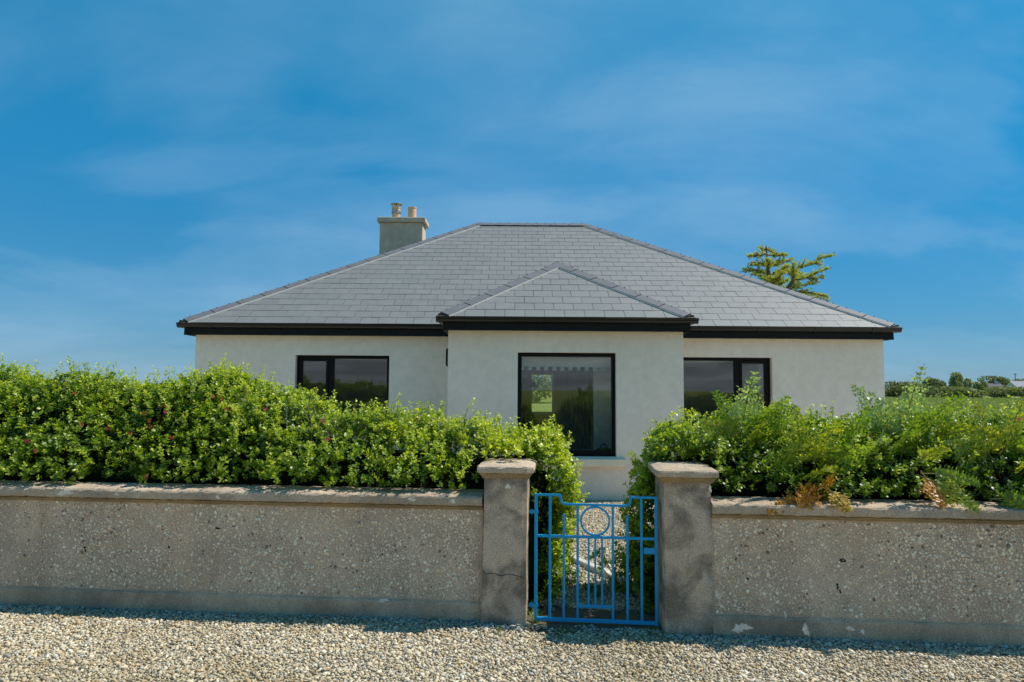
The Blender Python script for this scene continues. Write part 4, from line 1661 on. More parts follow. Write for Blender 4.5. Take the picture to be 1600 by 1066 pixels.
bk = thing('basket', 'small dark basket with arched handle on the bay window ledge', 'basket', (1.43, 10.66, 0.735))
mb = MB()
mb.lathe((0, 0, 0), [(0.0, 0.0), (0.095, 0.0), (0.11, 0.02), (0.10, 0.02), (0.09, 0.006), (0.0, 0.006)], 20)
mb.build('bowl', 'wicker', bk)
mb = MB()
mb.tube([(0.055 * math.cos(a), 0, 0.02 + 0.075 * math.sin(a)) for a in [math.pi * i / 14 for i in range(15)]], 0.008, 8)
mb.build('handle', 'wicker', bk, smooth=True)
mb = MB()
mb.box(0.02, 1.66, 10.562, 10.80, 0.70, 0.734)
hp(mb.build('window_ledge', 'inner_plaster'))


# ------------------------------------------------------------------ hedges
def leaf_mesh(P, D, Nn, Ln, Wd, col):
    """obovate leaves; P base, D direction, Nn normal, Ln length, Wd width"""
    n = len(P)
    S = norm(np.cross(D, Nn))
    Nn = np.cross(S, D)
    L_ = Ln[:, None]
    w = Wd[:, None] * 0.5
    v = np.empty((n, 6, 3))
    v[:, 0] = P
    v[:, 1] = P + D * L_ * 0.38 - S * w * 0.75 + Nn * L_ * 0.05
    v[:, 2] = P + D * L_ * 0.38 + S * w * 0.75 + Nn * L_ * 0.05
    v[:, 3] = P + D * L_ * 0.74 - S * w + Nn * L_ * 0.07
    v[:, 4] = P + D * L_ * 0.74 + S * w + Nn * L_ * 0.07
    v[:, 5] = P + D * L_ - Nn * L_ * 0.06
    b = (np.arange(n) * 6)[:, None]
    t3 = np.concatenate([b + [0, 2, 1], b + [3, 4, 5]])
    q4 = b + [1, 2, 4, 3]
    return v.reshape(-1, 3), t3, q4, np.repeat(col, 6, axis=0)


def sprigs(P, A, nleaf, stem, leaf, rng, light, glossy=0.0):
    """P base of sprig, A axis, per-sprig light 0..1 (0 dark old, 1 pale young)"""
    n = len(P)
    ref = norm(rng.normal(size=(n, 3)))
    X = norm(np.cross(A, ref))
    Y = np.cross(A, X)
    out = []
    for k in range(nleaf):
        f = (k + 0.5) / nleaf
        az = k * 2.399 + rng.uniform(-0.4, 0.4, n)
        inc = np.deg2rad(82 - 50 * f ** 1.5) + rng.normal(0, 0.22, n)
        rad = X * np.cos(az)[:, None] + Y * np.sin(az)[:, None]
        D = norm(A * np.cos(inc)[:, None] + rad * np.sin(inc)[:, None])
        Nn = norm(A * np.sin(inc)[:, None] - rad * np.cos(inc)[:, None] + rng.normal(0, 0.25, (n, 3)))
        base = P + A * (stem * f)[:, None]
        ln = leaf * rng.uniform(0.7, 1.15, n) * (0.75 + 0.5 * math.sin(math.pi * min(1, f * 0.9 + 0.1)))
        li = np.clip(light * (0.55 + 0.6 * f) + rng.normal(0, 0.10, n), 0, 1)[:, None]
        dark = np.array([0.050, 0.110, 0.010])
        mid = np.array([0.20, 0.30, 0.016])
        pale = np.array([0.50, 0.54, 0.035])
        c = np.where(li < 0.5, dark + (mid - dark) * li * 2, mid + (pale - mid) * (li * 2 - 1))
        out.append(leaf_mesh(base, D, Nn, ln, ln * rng.uniform(0.48, 0.62, n), c))
    V, T, Q, C = [], [], [], []
    o = 0
    for v, t3, q4, c in out:
        V.append(v)
        T.append(t3 + o)
        Q.append(q4 + o)
        C.append(c)
        o += len(v)
    return np.concatenate(V), np.concatenate(T), np.concatenate(Q), np.concatenate(C)


def w2(U):
    """wall coords (u,v,z) -> world, arrays"""
    return np.stack([WO.x + TU.x * U[:, 0] + TB.x * U[:, 1], WO.y + TU.y * U[:, 0] + TB.y * U[:, 1], U[:, 2]], -1)


def d2(D):
    return np.stack([TU.x * D[:, 0] + TB.x * D[:, 1], TU.y * D[:, 0] + TB.y * D[:, 1], D[:, 2]], -1)


SLOPE = 0.40


def hedge(label, u0, u1, top_u, top_z, vf_, vb, zb, seed, n_sprig, leaf=0.030, foot=None, light_u=None):
    rng = np.random.default_rng(seed)
    vn = VNoise(seed + 1)
    root = thing('hedge', label, 'hedge', wf((u0 + u1) / 2, (vf_ + vb) / 2, 0), group='garden hedges')
    inv = Matrix.Translation(root.location).inverted()

    def H(u):
        return np.interp(u, top_u, top_z)
    rr = 0.22

    def sdf(Pq):
        u, v, z = Pq[:, 0], Pq[:, 1], Pq[:, 2]
        h = H(u)
        lo = np.full_like(u, zb)
        ua, ub = u0, u1
        c = np.stack([np.full_like(u, (ua + ub) / 2), np.full_like(u, (vf_ + vb) / 2), (h + lo) / 2], -1)
        hf = np.stack([np.full_like(u, (ub - ua) / 2), np.full_like(u, (vb - vf_) / 2), (h - lo) / 2], -1)
        # the lower end over the path recedes a little
        if foot:
            hf[:, 0] = hf[:, 0] - foot * np.clip((0.9 - z) / 0.9, 0, 1) * 0.5
            c[:, 0] = c[:, 0] - foot * np.clip((0.9 - z) / 0.9, 0, 1) * 0.5 * (1 if foot > 0 else -1)
        sl_ = SLOPE * np.clip((z - 0.98) / 0.7, 0, 1.2)
        c[:, 1] += sl_ / 2
        hf[:, 1] -= sl_ / 2
        q_ = np.abs(Pq - c) - hf + rr
        d = np.linalg.norm(np.maximum(q_, 0), axis=1) + np.minimum(q_.max(1), 0) - rr
        return d + 0.10 * vn(Pq + 20, 2.6) + 0.085 * vn(Pq + 40, 6.0)

    def grad(Pq):
        e = 0.02
        g_ = np.stack([sdf(Pq + np.eye(3)[i] * e) - sdf(Pq - np.eye(3)[i] * e) for i in range(3)], -1)
        return norm(g_)
    pts = []
    tot = 0
    zt = max(top_z) + 0.15
    while tot < n_sprig:
        cand = np.stack([rng.uniform(u0 - 0.12, u1 + 0.12, 120000), rng.uniform(vf_ - 0.12, vb + 0.05, 120000), rng.uniform(zb, zt, 120000)], -1)
        d = sdf(cand)
        pr = np.where(d > 0.012, 0, np.where(d > -0.015, 1.0, np.exp(d / 0.085)))
        pr *= np.where(cand[:, 1] > vf_ + 0.85, 0.45, 1.0)
        inwall = ((cand[:, 0] < -0.18) | (cand[:, 0] > 1.39)) & (cand[:, 2] < 0.95) & (cand[:, 1] < 0.36)
        inpost = (((cand[:, 0] > -0.27) & (cand[:, 0] < 0.14)) | ((cand[:, 0] > 1.03) & (cand[:, 0] < 1.48))) & (cand[:, 2] < 1.17) & (cand[:, 1] < 0.37)
        ingate = (cand[:, 0] > 0.05) & (cand[:, 0] < 1.15) & (cand[:, 1] < 0.24)
        pr *= ~(inwall | inpost | ingate)         # the far side needs fewer
        k = rng.random(len(cand)) < pr
        pts.append(cand[k])
        tot += int(k.sum())
    Pq = np.concatenate(pts)[:n_sprig]
    d = sdf(Pq)
    nn = grad(Pq)
    A = norm(nn * 0.65 + np.array([0, 0, 0.70]) + rng.normal(0, 0.45, nn.shape))
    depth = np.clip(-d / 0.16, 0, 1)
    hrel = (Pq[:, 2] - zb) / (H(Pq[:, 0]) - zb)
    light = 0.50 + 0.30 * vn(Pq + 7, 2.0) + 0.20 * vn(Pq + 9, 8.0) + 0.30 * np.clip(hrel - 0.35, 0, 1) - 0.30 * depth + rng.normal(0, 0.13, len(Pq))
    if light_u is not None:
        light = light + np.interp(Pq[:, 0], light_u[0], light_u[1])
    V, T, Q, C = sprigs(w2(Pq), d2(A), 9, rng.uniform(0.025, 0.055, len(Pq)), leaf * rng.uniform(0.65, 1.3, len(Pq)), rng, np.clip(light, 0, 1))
    # longer shoots reaching out of the surface at all angles
    ns = int(n_sprig * 0.06)
    pick = rng.choice(len(Pq), ns * 3, replace=False)
    pick = pick[(d[pick] > -0.05) & ~((Pq[pick, 0] > -0.05) & (Pq[pick, 0] < 1.25) & (Pq[pick, 1] < 0.50))][:ns]
    ns = len(pick)
    for k in range(4):
        ax = norm(nn[pick] * 0.6 + np.array([0, -0.1, 0.75]) + rng.normal(0, 0.30, (ns, 3))) if k == 0 else ax
        ln_ = rng.uniform(0.07, 0.17, ns) if k == 0 else ln_
        Ps = Pq[pick] + ax * (ln_ * (k + 1) / 4)[:, None]
        v_, t_, q_, c_ = sprigs(w2(Ps), d2(norm(ax + rng.normal(0, 0.15, ax.shape))), 5, np.full(ns, 0.03), leaf * rng.uniform(0.65, 1.0, ns), rng, np.clip(light[pick] + 0.12 + 0.08 * k, 0, 1))
        V, T, Q, C = np.concatenate([V, v_]), np.concatenate([T, t_ + len(V)]), np.concatenate([Q, q_ + len(V)]), np.concatenate([C, c_])
    # a second, deeper layer of older and larger leaves
    pts, tot, n_in = [], 0, int(n_sprig * 0.5)
    while tot < n_in:
        cand = np.stack([rng.uniform(u0, u1, 60000), rng.uniform(vf_, vb, 60000), rng.uniform(zb, zt, 60000)], -1)
        d = sdf(cand)
        k = (d < -0.05) & (d > -0.20) & ~(((cand[:, 0] < 0.16) | (cand[:, 0] > 1.03)) & (cand[:, 2] < 1.17) & (cand[:, 1] < 0.42)) & ~((cand[:, 0] > 0.0) & (cand[:, 0] < 1.2) & (cand[:, 1] < 0.3))
        pts.append(cand[k])
        tot += int(k.sum())
    P2 = np.concatenate(pts)[:n_in]
    A2 = norm(grad(P2) * 0.8 + np.array([0, 0, 0.5]) + rng.normal(0, 0.4, P2.shape))
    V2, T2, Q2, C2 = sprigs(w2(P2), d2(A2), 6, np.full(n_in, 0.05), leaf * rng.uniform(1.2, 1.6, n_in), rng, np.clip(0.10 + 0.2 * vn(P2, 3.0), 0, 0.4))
    k0 = len(V)
    V, T, Q, C = np.concatenate([V, V2]), np.concatenate([T, T2 + k0]), np.concatenate([Q, Q2 + k0]), np.concatenate([C, C2])
    me = np_mesh('foliage', V, [T, Q], C, smooth=True)
    o = obj('foliage', me, 'leaf', root, kind='stuff')
    o.matrix_parent_inverse = inv
    # solid woody inside, its shade put into a near-black colour
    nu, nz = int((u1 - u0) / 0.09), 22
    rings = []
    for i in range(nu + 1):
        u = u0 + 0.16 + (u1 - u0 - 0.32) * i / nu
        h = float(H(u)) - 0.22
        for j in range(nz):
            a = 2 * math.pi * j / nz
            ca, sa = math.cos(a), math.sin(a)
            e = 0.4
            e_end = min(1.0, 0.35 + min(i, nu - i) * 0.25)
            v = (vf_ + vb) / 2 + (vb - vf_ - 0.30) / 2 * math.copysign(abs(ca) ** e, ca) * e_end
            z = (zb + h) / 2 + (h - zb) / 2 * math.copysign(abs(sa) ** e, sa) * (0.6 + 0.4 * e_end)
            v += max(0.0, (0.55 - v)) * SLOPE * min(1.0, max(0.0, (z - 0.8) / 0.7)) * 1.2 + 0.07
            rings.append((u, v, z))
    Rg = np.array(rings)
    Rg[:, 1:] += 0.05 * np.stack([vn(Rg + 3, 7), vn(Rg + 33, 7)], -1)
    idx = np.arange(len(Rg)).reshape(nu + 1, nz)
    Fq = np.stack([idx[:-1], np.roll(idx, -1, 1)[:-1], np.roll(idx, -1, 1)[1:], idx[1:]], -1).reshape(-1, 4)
    o = obj('dark_core', np_mesh('dark_core', w2(Rg), [Fq, idx[:1, ::-1], idx[-1:]], smooth=True), 'hedge_core', root)
    o.matrix_parent_inverse = inv
    return root, inv, sdf, H, rng, vn, grad


def surf_point(sdf, u, z, vf_):
    """front surface point of the hedge at (u,z)"""
    vs = np.linspace(vf_ - 0.2, vf_ + 0.8, 60)
    dd = sdf(np.stack([np.full(60, u), vs, np.full(60, z)], -1))
    k = np.argmax(dd < 0.0)
    return vs[k] if dd[k] < 0 else vf_


def shoots(root, inv, H, sdf, us, rng, mat_twig='twig', hmin=0.08, hmax=0.2, light=0.75, leaf=0.026, vr=(0.42, 0.95)):
    """upright young shoots standing out of the hedge top"""
    P, A, st, li = [], [], [], []
    tw = MB()
    for u in us:
        v = rng.uniform(*vr)
        zz_ = np.linspace(0.9, 2.2, 90)
        dd = sdf(np.stack([np.full(90, u), np.full(90, v), zz_], -1))
        inside = np.where(dd < 0.03)[0]
        if len(inside) == 0:
            continue
        z = zz_[inside[-1]]
        hgt = rng.uniform(hmin, hmax)
        lean = rng.normal(0, 0.18, 2)
        ax = norm(np.array([[lean[0], lean[1], 1.0]]))[0]
        n = max(2, int(hgt / 0.028))
        for k in range(n):
            P.append(np.array([u, v, z - 0.03]) + ax * hgt * k / n)
            A.append(norm((ax + rng.normal(0, 0.2, 3))[None])[0])
            st.append(0.03)
            li.append(light + 0.15 * k / n)
        a = np.array([[u, v, z - 0.06], [u, v, z - 0.03], [u + ax[0] * hgt, v + ax[1] * hgt, z + hgt * ax[2] - 0.03]])
        tw.tube([tuple(q) for q in w2(a)], [0.003, 0.0025, 0.0012], 5)
    P, A = np.array(P), np.array(A)
    V, T, Q, C = sprigs(w2(P), d2(A), 5, np.array(st), np.full(len(P), leaf), rng, np.array(li))
    o = obj('young_shoots', np_mesh('young_shoots', V, [T, Q], C, smooth=True), 'leaf', root, kind='stuff')
    o.matrix_parent_inverse = inv
    o = tw.build('shoot_stems', mat_twig, root, kind='stuff')
    o.matrix_parent_inverse = inv


def dry_twigs(root, inv, sdf, us, rng, hr=(0.05, 0.17), vr=(0.36, 0.7)):
    tw = MB()
    for u in us:
        v = rng.uniform(*vr)
        zz_ = np.linspace(0.9, 2.2, 90)
        dd = sdf(np.stack([np.full(90, u), np.full(90, v), zz_], -1))
        ins = np.where(dd < 0.0)[0]
        if len(ins) == 0:
            continue
        z = zz_[ins[-1]] - rng.uniform(0.02, 0.10)
        h = rng.uniform(*hr)
        l = rng.normal(0, 0.25, 2)
        a = np.array([[u, v - 0.02, z - 0.1], [u + l[0] * h * 0.5, v + l[1] * h * 0.5 - 0.03, z + h * 0.5], [u + l[0] * h * 1.3, v + l[1] * h - 0.03, z + h]])
        tw.tube([tuple(q) for q in w2(a)], [0.003, 0.0024, 0.001], 5)
    o = tw.build('dry_twigs', 'dry_twig', root, kind='stuff')
    o.matrix_parent_inverse = inv


def flower(root, inv, sdf, u, z, vf_, rng, mat, onshoot=None):
    v = surf_point(sdf, u, z, vf_) - 0.055 if onshoot is None else onshoot
    mb = MB()
    c = np.array([u, v, z])
    for k in range(9):
        d = norm(rng.normal(size=(1, 3)))[0] * 0.019 * rng.uniform(0.5, 1)
        q = c + d + np.array([0, -0.008, 0.006])
        for pz in range(5):
            a = pz * 2 * math.pi / 5
            e1 = np.array([math.cos(a), 0.3, math.sin(a)]) * 0.008
            e2 = np.array([math.cos(a + 0.7), 0.3, math.sin(a + 0.7)]) * 0.008
            f_ = np.array([0, -0.010, 0])
            tri = np.array([q, q + e1 + f_, q + e2 + f_])
            mb.add([tuple(x) for x in w2(tri)], [(0, 1, 2)])
    o = mb.build('flower', mat, root)
    o.matrix_parent_inverse = inv


# left hedge: outline of the top along the wall
tuL = [-8.5, -4.4, -3.6, -3.2, -2.9, -2.55, -2.2, -1.9, -1.5, -1.1, -0.7, -0.35, 0.0, 0.2, 0.36, 0.5]
tzL = [1.80, 1.78, 1.73, 1.70, 1.71, 1.75, 1.62, 1.51, 1.42, 1.38, 1.36, 1.35, 1.33, 1.28, 1.19, 1.03]
hl = hedge('long glossy green hedge with pink flowers behind the longer wall', -6.4, 0.50, tuL, tzL, 0.05, 1.25, 0.0, 101, 16500, 0.031, foot=0.16,
           light_u=([-6, -2.3, -1.6, 0.5], [-0.02, 0.0, 0.14, 0.20]))
rootL, invL, sdfL, HL, rngL, vnL, gL = hl
shoots(rootL, invL, HL, sdfL, np.concatenate([rngL.uniform(-5.2, 0.35, 150), rngL.uniform(-1.9, 0.3, 60)]), rngL, hmin=0.03, hmax=0.13)
shoots(rootL, invL, HL, sdfL, np.array([-2.02, -1.55, -1.0, -0.62, -0.58, -0.44, -0.22, -0.05]), rngL, hmin=0.14, hmax=0.24, vr=(0.5, 0.75))
dry_twigs(rootL, invL, sdfL, rngL.uniform(-1.9, -0.1, 90), rngL)
for px, pz, mm in [(-3.72, 1.62, 1), (-3.35, 1.33, 0), (-3.85, 1.24, 0), (-3.72, 1.17, 1), (-3.05, 1.46, 1), (-2.88, 1.52, 0), (-2.85, 1.47, 0), (-3.0, 1.4, 1), (-2.98, 1.35, 1),
                   (-2.52, 1.6, 1), (-2.45, 1.58, 1), (-2.05, 1.5, 0), (-2.83, 0.99, 1), (-2.72, 1.28, 0), (-3.5, 1.37, 1), (-1.45, 1.28, 0), (-1.42, 1.43, 1), (-3.1, 1.30, 1), (-2.35, 1.5, 1)]:
    flower(rootL, invL, sdfL, px, pz, 0.05, rngL, 'flower_pink' if mm == 0 else 'flower_rust')

tuR = [1.0, 1.12, 1.25, 1.5, 1.8, 2.2, 2.6, 3.0, 3.3, 3.6, 4.0, 8]
tzR = [1.18, 1.33, 1.38, 1.39, 1.40, 1.41, 1.43, 1.46, 1.44, 1.39, 1.42, 1.5]
hr_ = hedge('green hedge tangled with bracken ferns behind the shorter wall', 1.01, 6.2, tuR, tzR, 0.00, 1.2, 0.0, 202, 11500, 0.031, foot=-0.05,
            light_u=([0.9, 1.6, 2.4, 6], [0.10, -0.05, -0.18, -0.18]))
rootR, invR, sdfR, HR, rngR, vnR, gR = hr_
shoots(rootR, invR, HR, sdfR, np.concatenate([rngR.uniform(1.0, 5.0, 70), rngR.uniform(1.0, 1.6, 20)]), rngR, hmin=0.03, hmax=0.14)
dry_twigs(rootR, invR, sdfR, rngR.uniform(1.5, 3.6, 70), rngR)
flower(rootR, invR, sdfR, 2.62, 1.36, 0.0, rngR, 'flower_pink')
flower(rootR, invR, sdfR, 3.5, 1.5, 0.0, rngR, 'flower_rust')


# ------------------------------------------------------------------ ferns
def frond(base, tip_dir, length, width, droop, side, colA, colB, rng, npin=12):
    """one bracken frond in world space: returns stem polyline, V,F,C"""
    base = np.array(base, float)
    d = norm(np.array([tip_dir], float))[0]
    side = np.array(side, float)
    side = norm((side - d * side.dot(d))[None])[0]
    n = 26
    pts = []
    p = base.copy()
    dirn = d.copy()
    for i in range(n + 1):
        pts.append(p.copy())
        dirn = norm((dirn + np.array([0, 0, -droop / n]))[None])[0]
        p = p + dirn * length / n
    pts = np.array(pts)
    V, F4, C = [], [], []

    def blade(b, dr, nr, ln, wd, col):
        s = np.cross(dr, nr)
        s = s / max(np.linalg.norm(s), 1e-6)
        k = len(V)
        V.extend([b, b + dr * ln * 0.35 + s * wd * 0.5, b + dr * ln, b + dr * ln * 0.35 - s * wd * 0.5])
        F4.append((k, k + 1, k + 2, k + 3))
        C.extend([col] * 4)
    start = 0.28
    for i in range(npin):
        f = start + (1 - start) * i / npin
        x = f * n
        k = min(int(x), n - 1)
        q = pts[k] + (pts[k + 1] - pts[k]) * (x - k)
        t_ = norm((pts[min(k + 1, n)] - pts[k])[None])[0]
        g_ = (i + 0.5) / npin
        pl_ = width * 0.5 * (1 - g_) ** 0.85 * (0.85 + 0.3 * rng.random()) + 0.012
        nrm = np.cross(t_, side)
        nrm = nrm / np.linalg.norm(nrm)
        for sg in (-1, 1):
            pd = norm((side * sg * 0.9 + t_ * 0.45 + nrm * rng.normal(0, 0.25) + np.array([0, 0, -0.15]))[None])[0]
            m_ = max(3, int(pl_ / 0.021))
            col = colA + (colB - colA) * np.clip(rng.normal(0.5, 0.25), 0, 1)
            for j in range(m_):
                h = (j + 0.4) / m_
                c = q + pd * pl_ * h + np.array([0, 0, -0.04 * pl_ * h * h * 6])
                pw = pl_ * 0.24 * (1 - h) ** 0.8 + 0.006
                perp = np.cross(nrm, pd)
                for s2 in (-1, 1):
                    dr = norm((perp * s2 * 0.9 + pd * 0.6 + nrm * rng.normal(0, 0.45))[None])[0]
                    blade(c, dr, nrm, pw * rng.uniform(1.0, 1.6), 0.025, col * rng.uniform(0.7, 1.25))
            blade(q + pd * pl_ * 0.9, pd, nrm, 0.02 + pl_ * 0.08, 0.008, col)
    return pts, np.array(V), np.array(F4), np.array(C)


GREEN = (np.array([0.13, 0.24, 0.02]), np.array([0.30, 0.39, 0.04]))
YELL = (np.array([0.19, 0.28, 0.025]), np.array([0.38, 0.40, 0.04]))
RUST = (np.array([0.40, 0.17, 0.02]), np.array([0.58, 0.32, 0.035]))
SILV = (np.array([0.22, 0.32, 0.08]), np.array([0.46, 0.54, 0.24]))


def fern(label, base_uvz, fronds, seed, cat='fern'):
    rng = np.random.default_rng(seed)
    b = w2(np.array([base_uvz]))[0]
    root = thing('bracken_fern', label, cat, tuple(b), group='bracken ferns in the hedge')
    inv = Matrix.Translation(root.location).inverted()
    for (du, dv, dz, ln, wd, droop, pal, off) in fronds:
        dr = d2(np.array([[du, dv, dz]]))[0]
        sd = norm(np.cross(dr, np.array([0.15, -1, 0.25]))[None])[0]
        bb = w2(np.array([np.array(base_uvz) + np.array(off)]))[0]
        pts, V, F4, C = frond(bb, dr, ln, wd, droop, sd, pal[0], pal[1], rng)
        o = obj('frond_leaves', np_mesh('frond_leaves', V, [F4], C, smooth=False), 'fern', root)
        o.matrix_parent_inverse = inv
        mb = MB()
        mb.tube([tuple(q) for q in pts[::2]], [0.0045 * (1 - 0.8 * i / 14) for i in range(len(pts[::2]))], 6)
        o2 = mb.build('stem', 'dead_stem' if pal is RUST else 'fern_stem', o)
        o2.matrix_parent_inverse = Matrix.Identity(4)


fern('green bracken with silvery arching tips in front of the window right of the bay', (1.72, 0.34, 1.25),
     [(0.10, -0.1, 1, 0.62, 0.34, 1.0, SILV, (0, 0, 0)), (-0.25, -0.1, 1, 0.50, 0.30, 1.0, GREEN, (0, 0, 0)), (0.5, -0.1, 1, 0.55, 0.3, 1.3, GREEN, (0.02, 0, 0)), (-0.5, -0.3, 0.8, 0.46, 0.3, 1.2, YELL, (0, 0, 0)),
      (0.25, -0.3, 1.0, 0.5, 0.3, 0.9, GREEN, (0.15, 0.05, 0)), (0.0, -0.5, 0.9, 0.4, 0.26, 1.0, YELL, (0.1, 0, -0.05))], 1)
fern('yellow-green bracken in the middle of the tangled hedge', (2.12, 0.16, 1.05),
     [(-0.12, -0.25, 1, 0.58, 0.36, 0.7, YELL, (0, 0, 0)), (0.22, -0.25, 1, 0.56, 0.34, 0.9, YELL, (0.06, 0, 0)), (0.55, -0.3, 0.9, 0.50, 0.34, 1.1, GREEN, (0.10, 0, 0)), (0.0, -0.5, 0.55, 0.42, 0.34, 1.0, YELL, (0.05, -0.03, -0.05)),
      (-0.5, -0.3, 0.8, 0.42, 0.30, 1.2, GREEN, (0, 0, 0)), (0.15, -0.2, 1.0, 0.6, 0.3, 1.0, GREEN, (0.3, 0.1, 0.0))], 2)
fern('tall silvery green bracken standing against the right corner of the house', (2.86, 0.34, 1.22),
     [(-0.30, -0.1, 1, 0.66, 0.40, 1.3, SILV, (0, 0, 0)), (0.10, -0.1, 1, 0.70, 0.42, 1.1, SILV, (0.04, 0, 0)), (0.40, -0.2, 1, 0.6, 0.36, 0.9, GREEN, (0.1, 0, 0)), (-0.55, -0.3, 0.9, 0.52, 0.34, 1.3, GREEN, (-0.05, 0, 0)),
      (0.0, -0.4, 0.9, 0.5, 0.34, 0.8, GREEN, (0.0, -0.05, -0.1)), (0.75, -0.2, 0.8, 0.55, 0.34, 1.0, YELL, (0.12, 0, 0)), (-0.1, -0.45, 0.7, 0.45, 0.3, 1.0, SILV, (-0.18, -0.04, -0.1))], 3)
fern('bright yellow bracken near the edge of the picture, tips turning orange', (3.48, 0.22, 1.10),
     [(-0.25, -0.2, 1, 0.56, 0.36, 0.6, YELL, (0, 0, 0)), (0.12, -0.2, 1, 0.62, 0.36, 0.7, YELL, (0.04, 0, 0)), (0.5, -0.2, 0.9, 0.55, 0.34, 1.0, GREEN, (0.1, 0, 0)), (0.2, -0.5, 0.8, 0.46, 0.34, 1.0, YELL, (0.12, -0.04, -0.05)),
      (-0.6, -0.3, 0.9, 0.48, 0.32, 1.0, GREEN, (-0.05, 0, 0))], 4)
fern('rusty dead bracken lying over the coping of the shorter wall', (2.20, -0.06, 1.02),
     [(-0.95, -0.25, -0.05, 0.46, 0.18, 0.35, RUST, (0, 0, -0.06)), (-0.55, -0.35, -0.10, 0.30, 0.22, 0.4, RUST, (0.0, 0, 0)), (0.3, -0.4, -0.30, 0.22, 0.14, 0.3, (np.array([0.42, 0.26, 0.02]), np.array([0.5, 0.38, 0.04])), (0.0, -0.02, 0)), (-0.1, -0.5, 0.35, 0.26, 0.2, 0.9, RUST, (0, 0, 0))], 5)
fern('drooping half-dead bracken hanging low in the darker part of the hedge', (2.86, -0.02, 1.14),
     [(0.55, -0.35, -0.25, 0.40, 0.20, 0.4, YELL, (0, 0, -0.04)), (0.85, -0.3, 0.10, 0.36, 0.12, 0.5, GREEN, (0, 0, -0.02)), (0.2, -0.35, -0.5, 0.28, 0.18, 0.2, RUST, (0, 0, 0)), (0.3, -0.3, 0.5, 0.24, 0.12, 0.8, YELL, (-0.02, 0, 0.05))], 6)
fern('small pale bracken tuft poking over the coping near the edge of the picture', (3.30, -0.05, 0.96),
     [(0.6, -0.35, 0.15, 0.28, 0.12, 0.5, GREEN, (0, 0, 0)), (0.8, -0.3, -0.05, 0.26, 0.14, 0.4, YELL, (0, 0, 0))], 7)


# ------------------------------------------------------------------ small growth by the gate
def tuft(label, x, y, n, h, spread, seed, pal, group, z=0.0):
    rng = np.random.default_rng(seed)
    V, F4, C = [], [], []
    for i in range(n):
        a = rng.uniform(0, 6.28)
        r = spread * math.sqrt(rng.random()) * 0.5
        b = np.array([r * math.cos(a), r * math.sin(a), 0])
        hh = h * rng.uniform(0.5, 1.1)
        ln = np.array([math.cos(a), math.sin(a), 0]) * spread * rng.uniform(0.3, 1.1)
        w = np.array([-math.sin(a), math.cos(a), 0]) * 0.003
        k = len(V)
        m_ = b + ln * 0.4 + np.array([0, 0, hh * 0.65])
        t_ = b + ln + np.array([0, 0, hh])
        V += [b - w, b + w, m_ + w * 0.8, m_ - w * 0.8, t_]
        F4 += [(k, k + 1, k + 2, k + 3), (k + 3, k + 2, k + 4, k + 4)]
        c = pal[0] + (pal[1] - pal[0]) * rng.random()
        C += [c] * 5
    q = np.array([f for f in F4 if f[2] != f[3]])
    t3 = np.array([f[:3] for f in F4 if f[2] == f[3]])
    o = obj('grass_tuft', np_mesh('grass_tuft', np.array(V), [q, t3], np.array(C)), 'fern', label=label, category='grass tuft', group=group)
    o.location = (x, y, z)


GR = (np.array([0.07, 0.15, 0.015]), np.array([0.24, 0.30, 0.03]))
tuft('bright green grass tuft growing at the foot of the cracked pillar', 0.185, 5.06, 46, 0.10, 0.06, 1, GR, 'grass tufts in the gravel')
tuft('tiny green grass tuft in the gravel before the cracked pillar', -0.065, 4.83, 16, 0.055, 0.03, 2, GR, 'grass tufts in the gravel')
tuft('low mossy grass tuft before the middle of the gate', 0.33, 4.86, 22, 0.03, 0.07, 3, GR, 'grass tufts in the gravel')
tuft('low grass tuft at the foot of the uncracked pillar', 0.99, 4.86, 26, 0.04, 0.08, 4, GR, 'grass tufts in the gravel')


def weed(label, x, y, n, rad, hgt, light, seed, leaf=0.04):
    rng = np.random.default_rng(seed)
    root = thing('weed_plant', label, 'plant', (x, y, 0), group='weeds behind the gate')
    P = np.stack([rng.normal(0, rad * 0.45, n), rng.normal(0, rad * 0.45, n), rng.uniform(0.01, hgt, n)], -1)
    A = norm(np.stack([P[:, 0] * 3, P[:, 1] * 3, np.full(n, 0.5)], -1) + rng.normal(0, 0.3, (n, 3)))
    V, T, Q, C = sprigs(P, A, 7, np.full(n, 0.03), np.full(n, leaf), rng, np.clip(light + rng.normal(0, 0.12, n), 0, 1))
    obj('foliage', np_mesh('foliage', V, [T, Q], C, smooth=True), 'leaf', root, kind='stuff')
    mb = MB()
    for i in range(0, n, 4):
        mb.tube([(P[i, 0] * 0.3, P[i, 1] * 0.3, 0), tuple(P[i])], 0.003, 5)
    mb.build('stem', 'twig', root)


weed('low dark weed growing on the path beside the long hedge', 0.50, 6.05, 46, 0.22, 0.10, 0.15, 1, 0.03)
weed('small dark weed on the path in the middle of the gateway', 0.70, 5.75, 20, 0.12, 0.05, 0.12, 2, 0.024)
weed('broad yellow-green weed at the foot of the tangled hedge', 0.98, 5.85, 70, 0.20, 0.34, 0.62, 3, 0.05)
weed('green weed behind the latch of the gate', 1.13, 5.45, 50, 0.16, 0.30, 0.35, 4, 0.045)

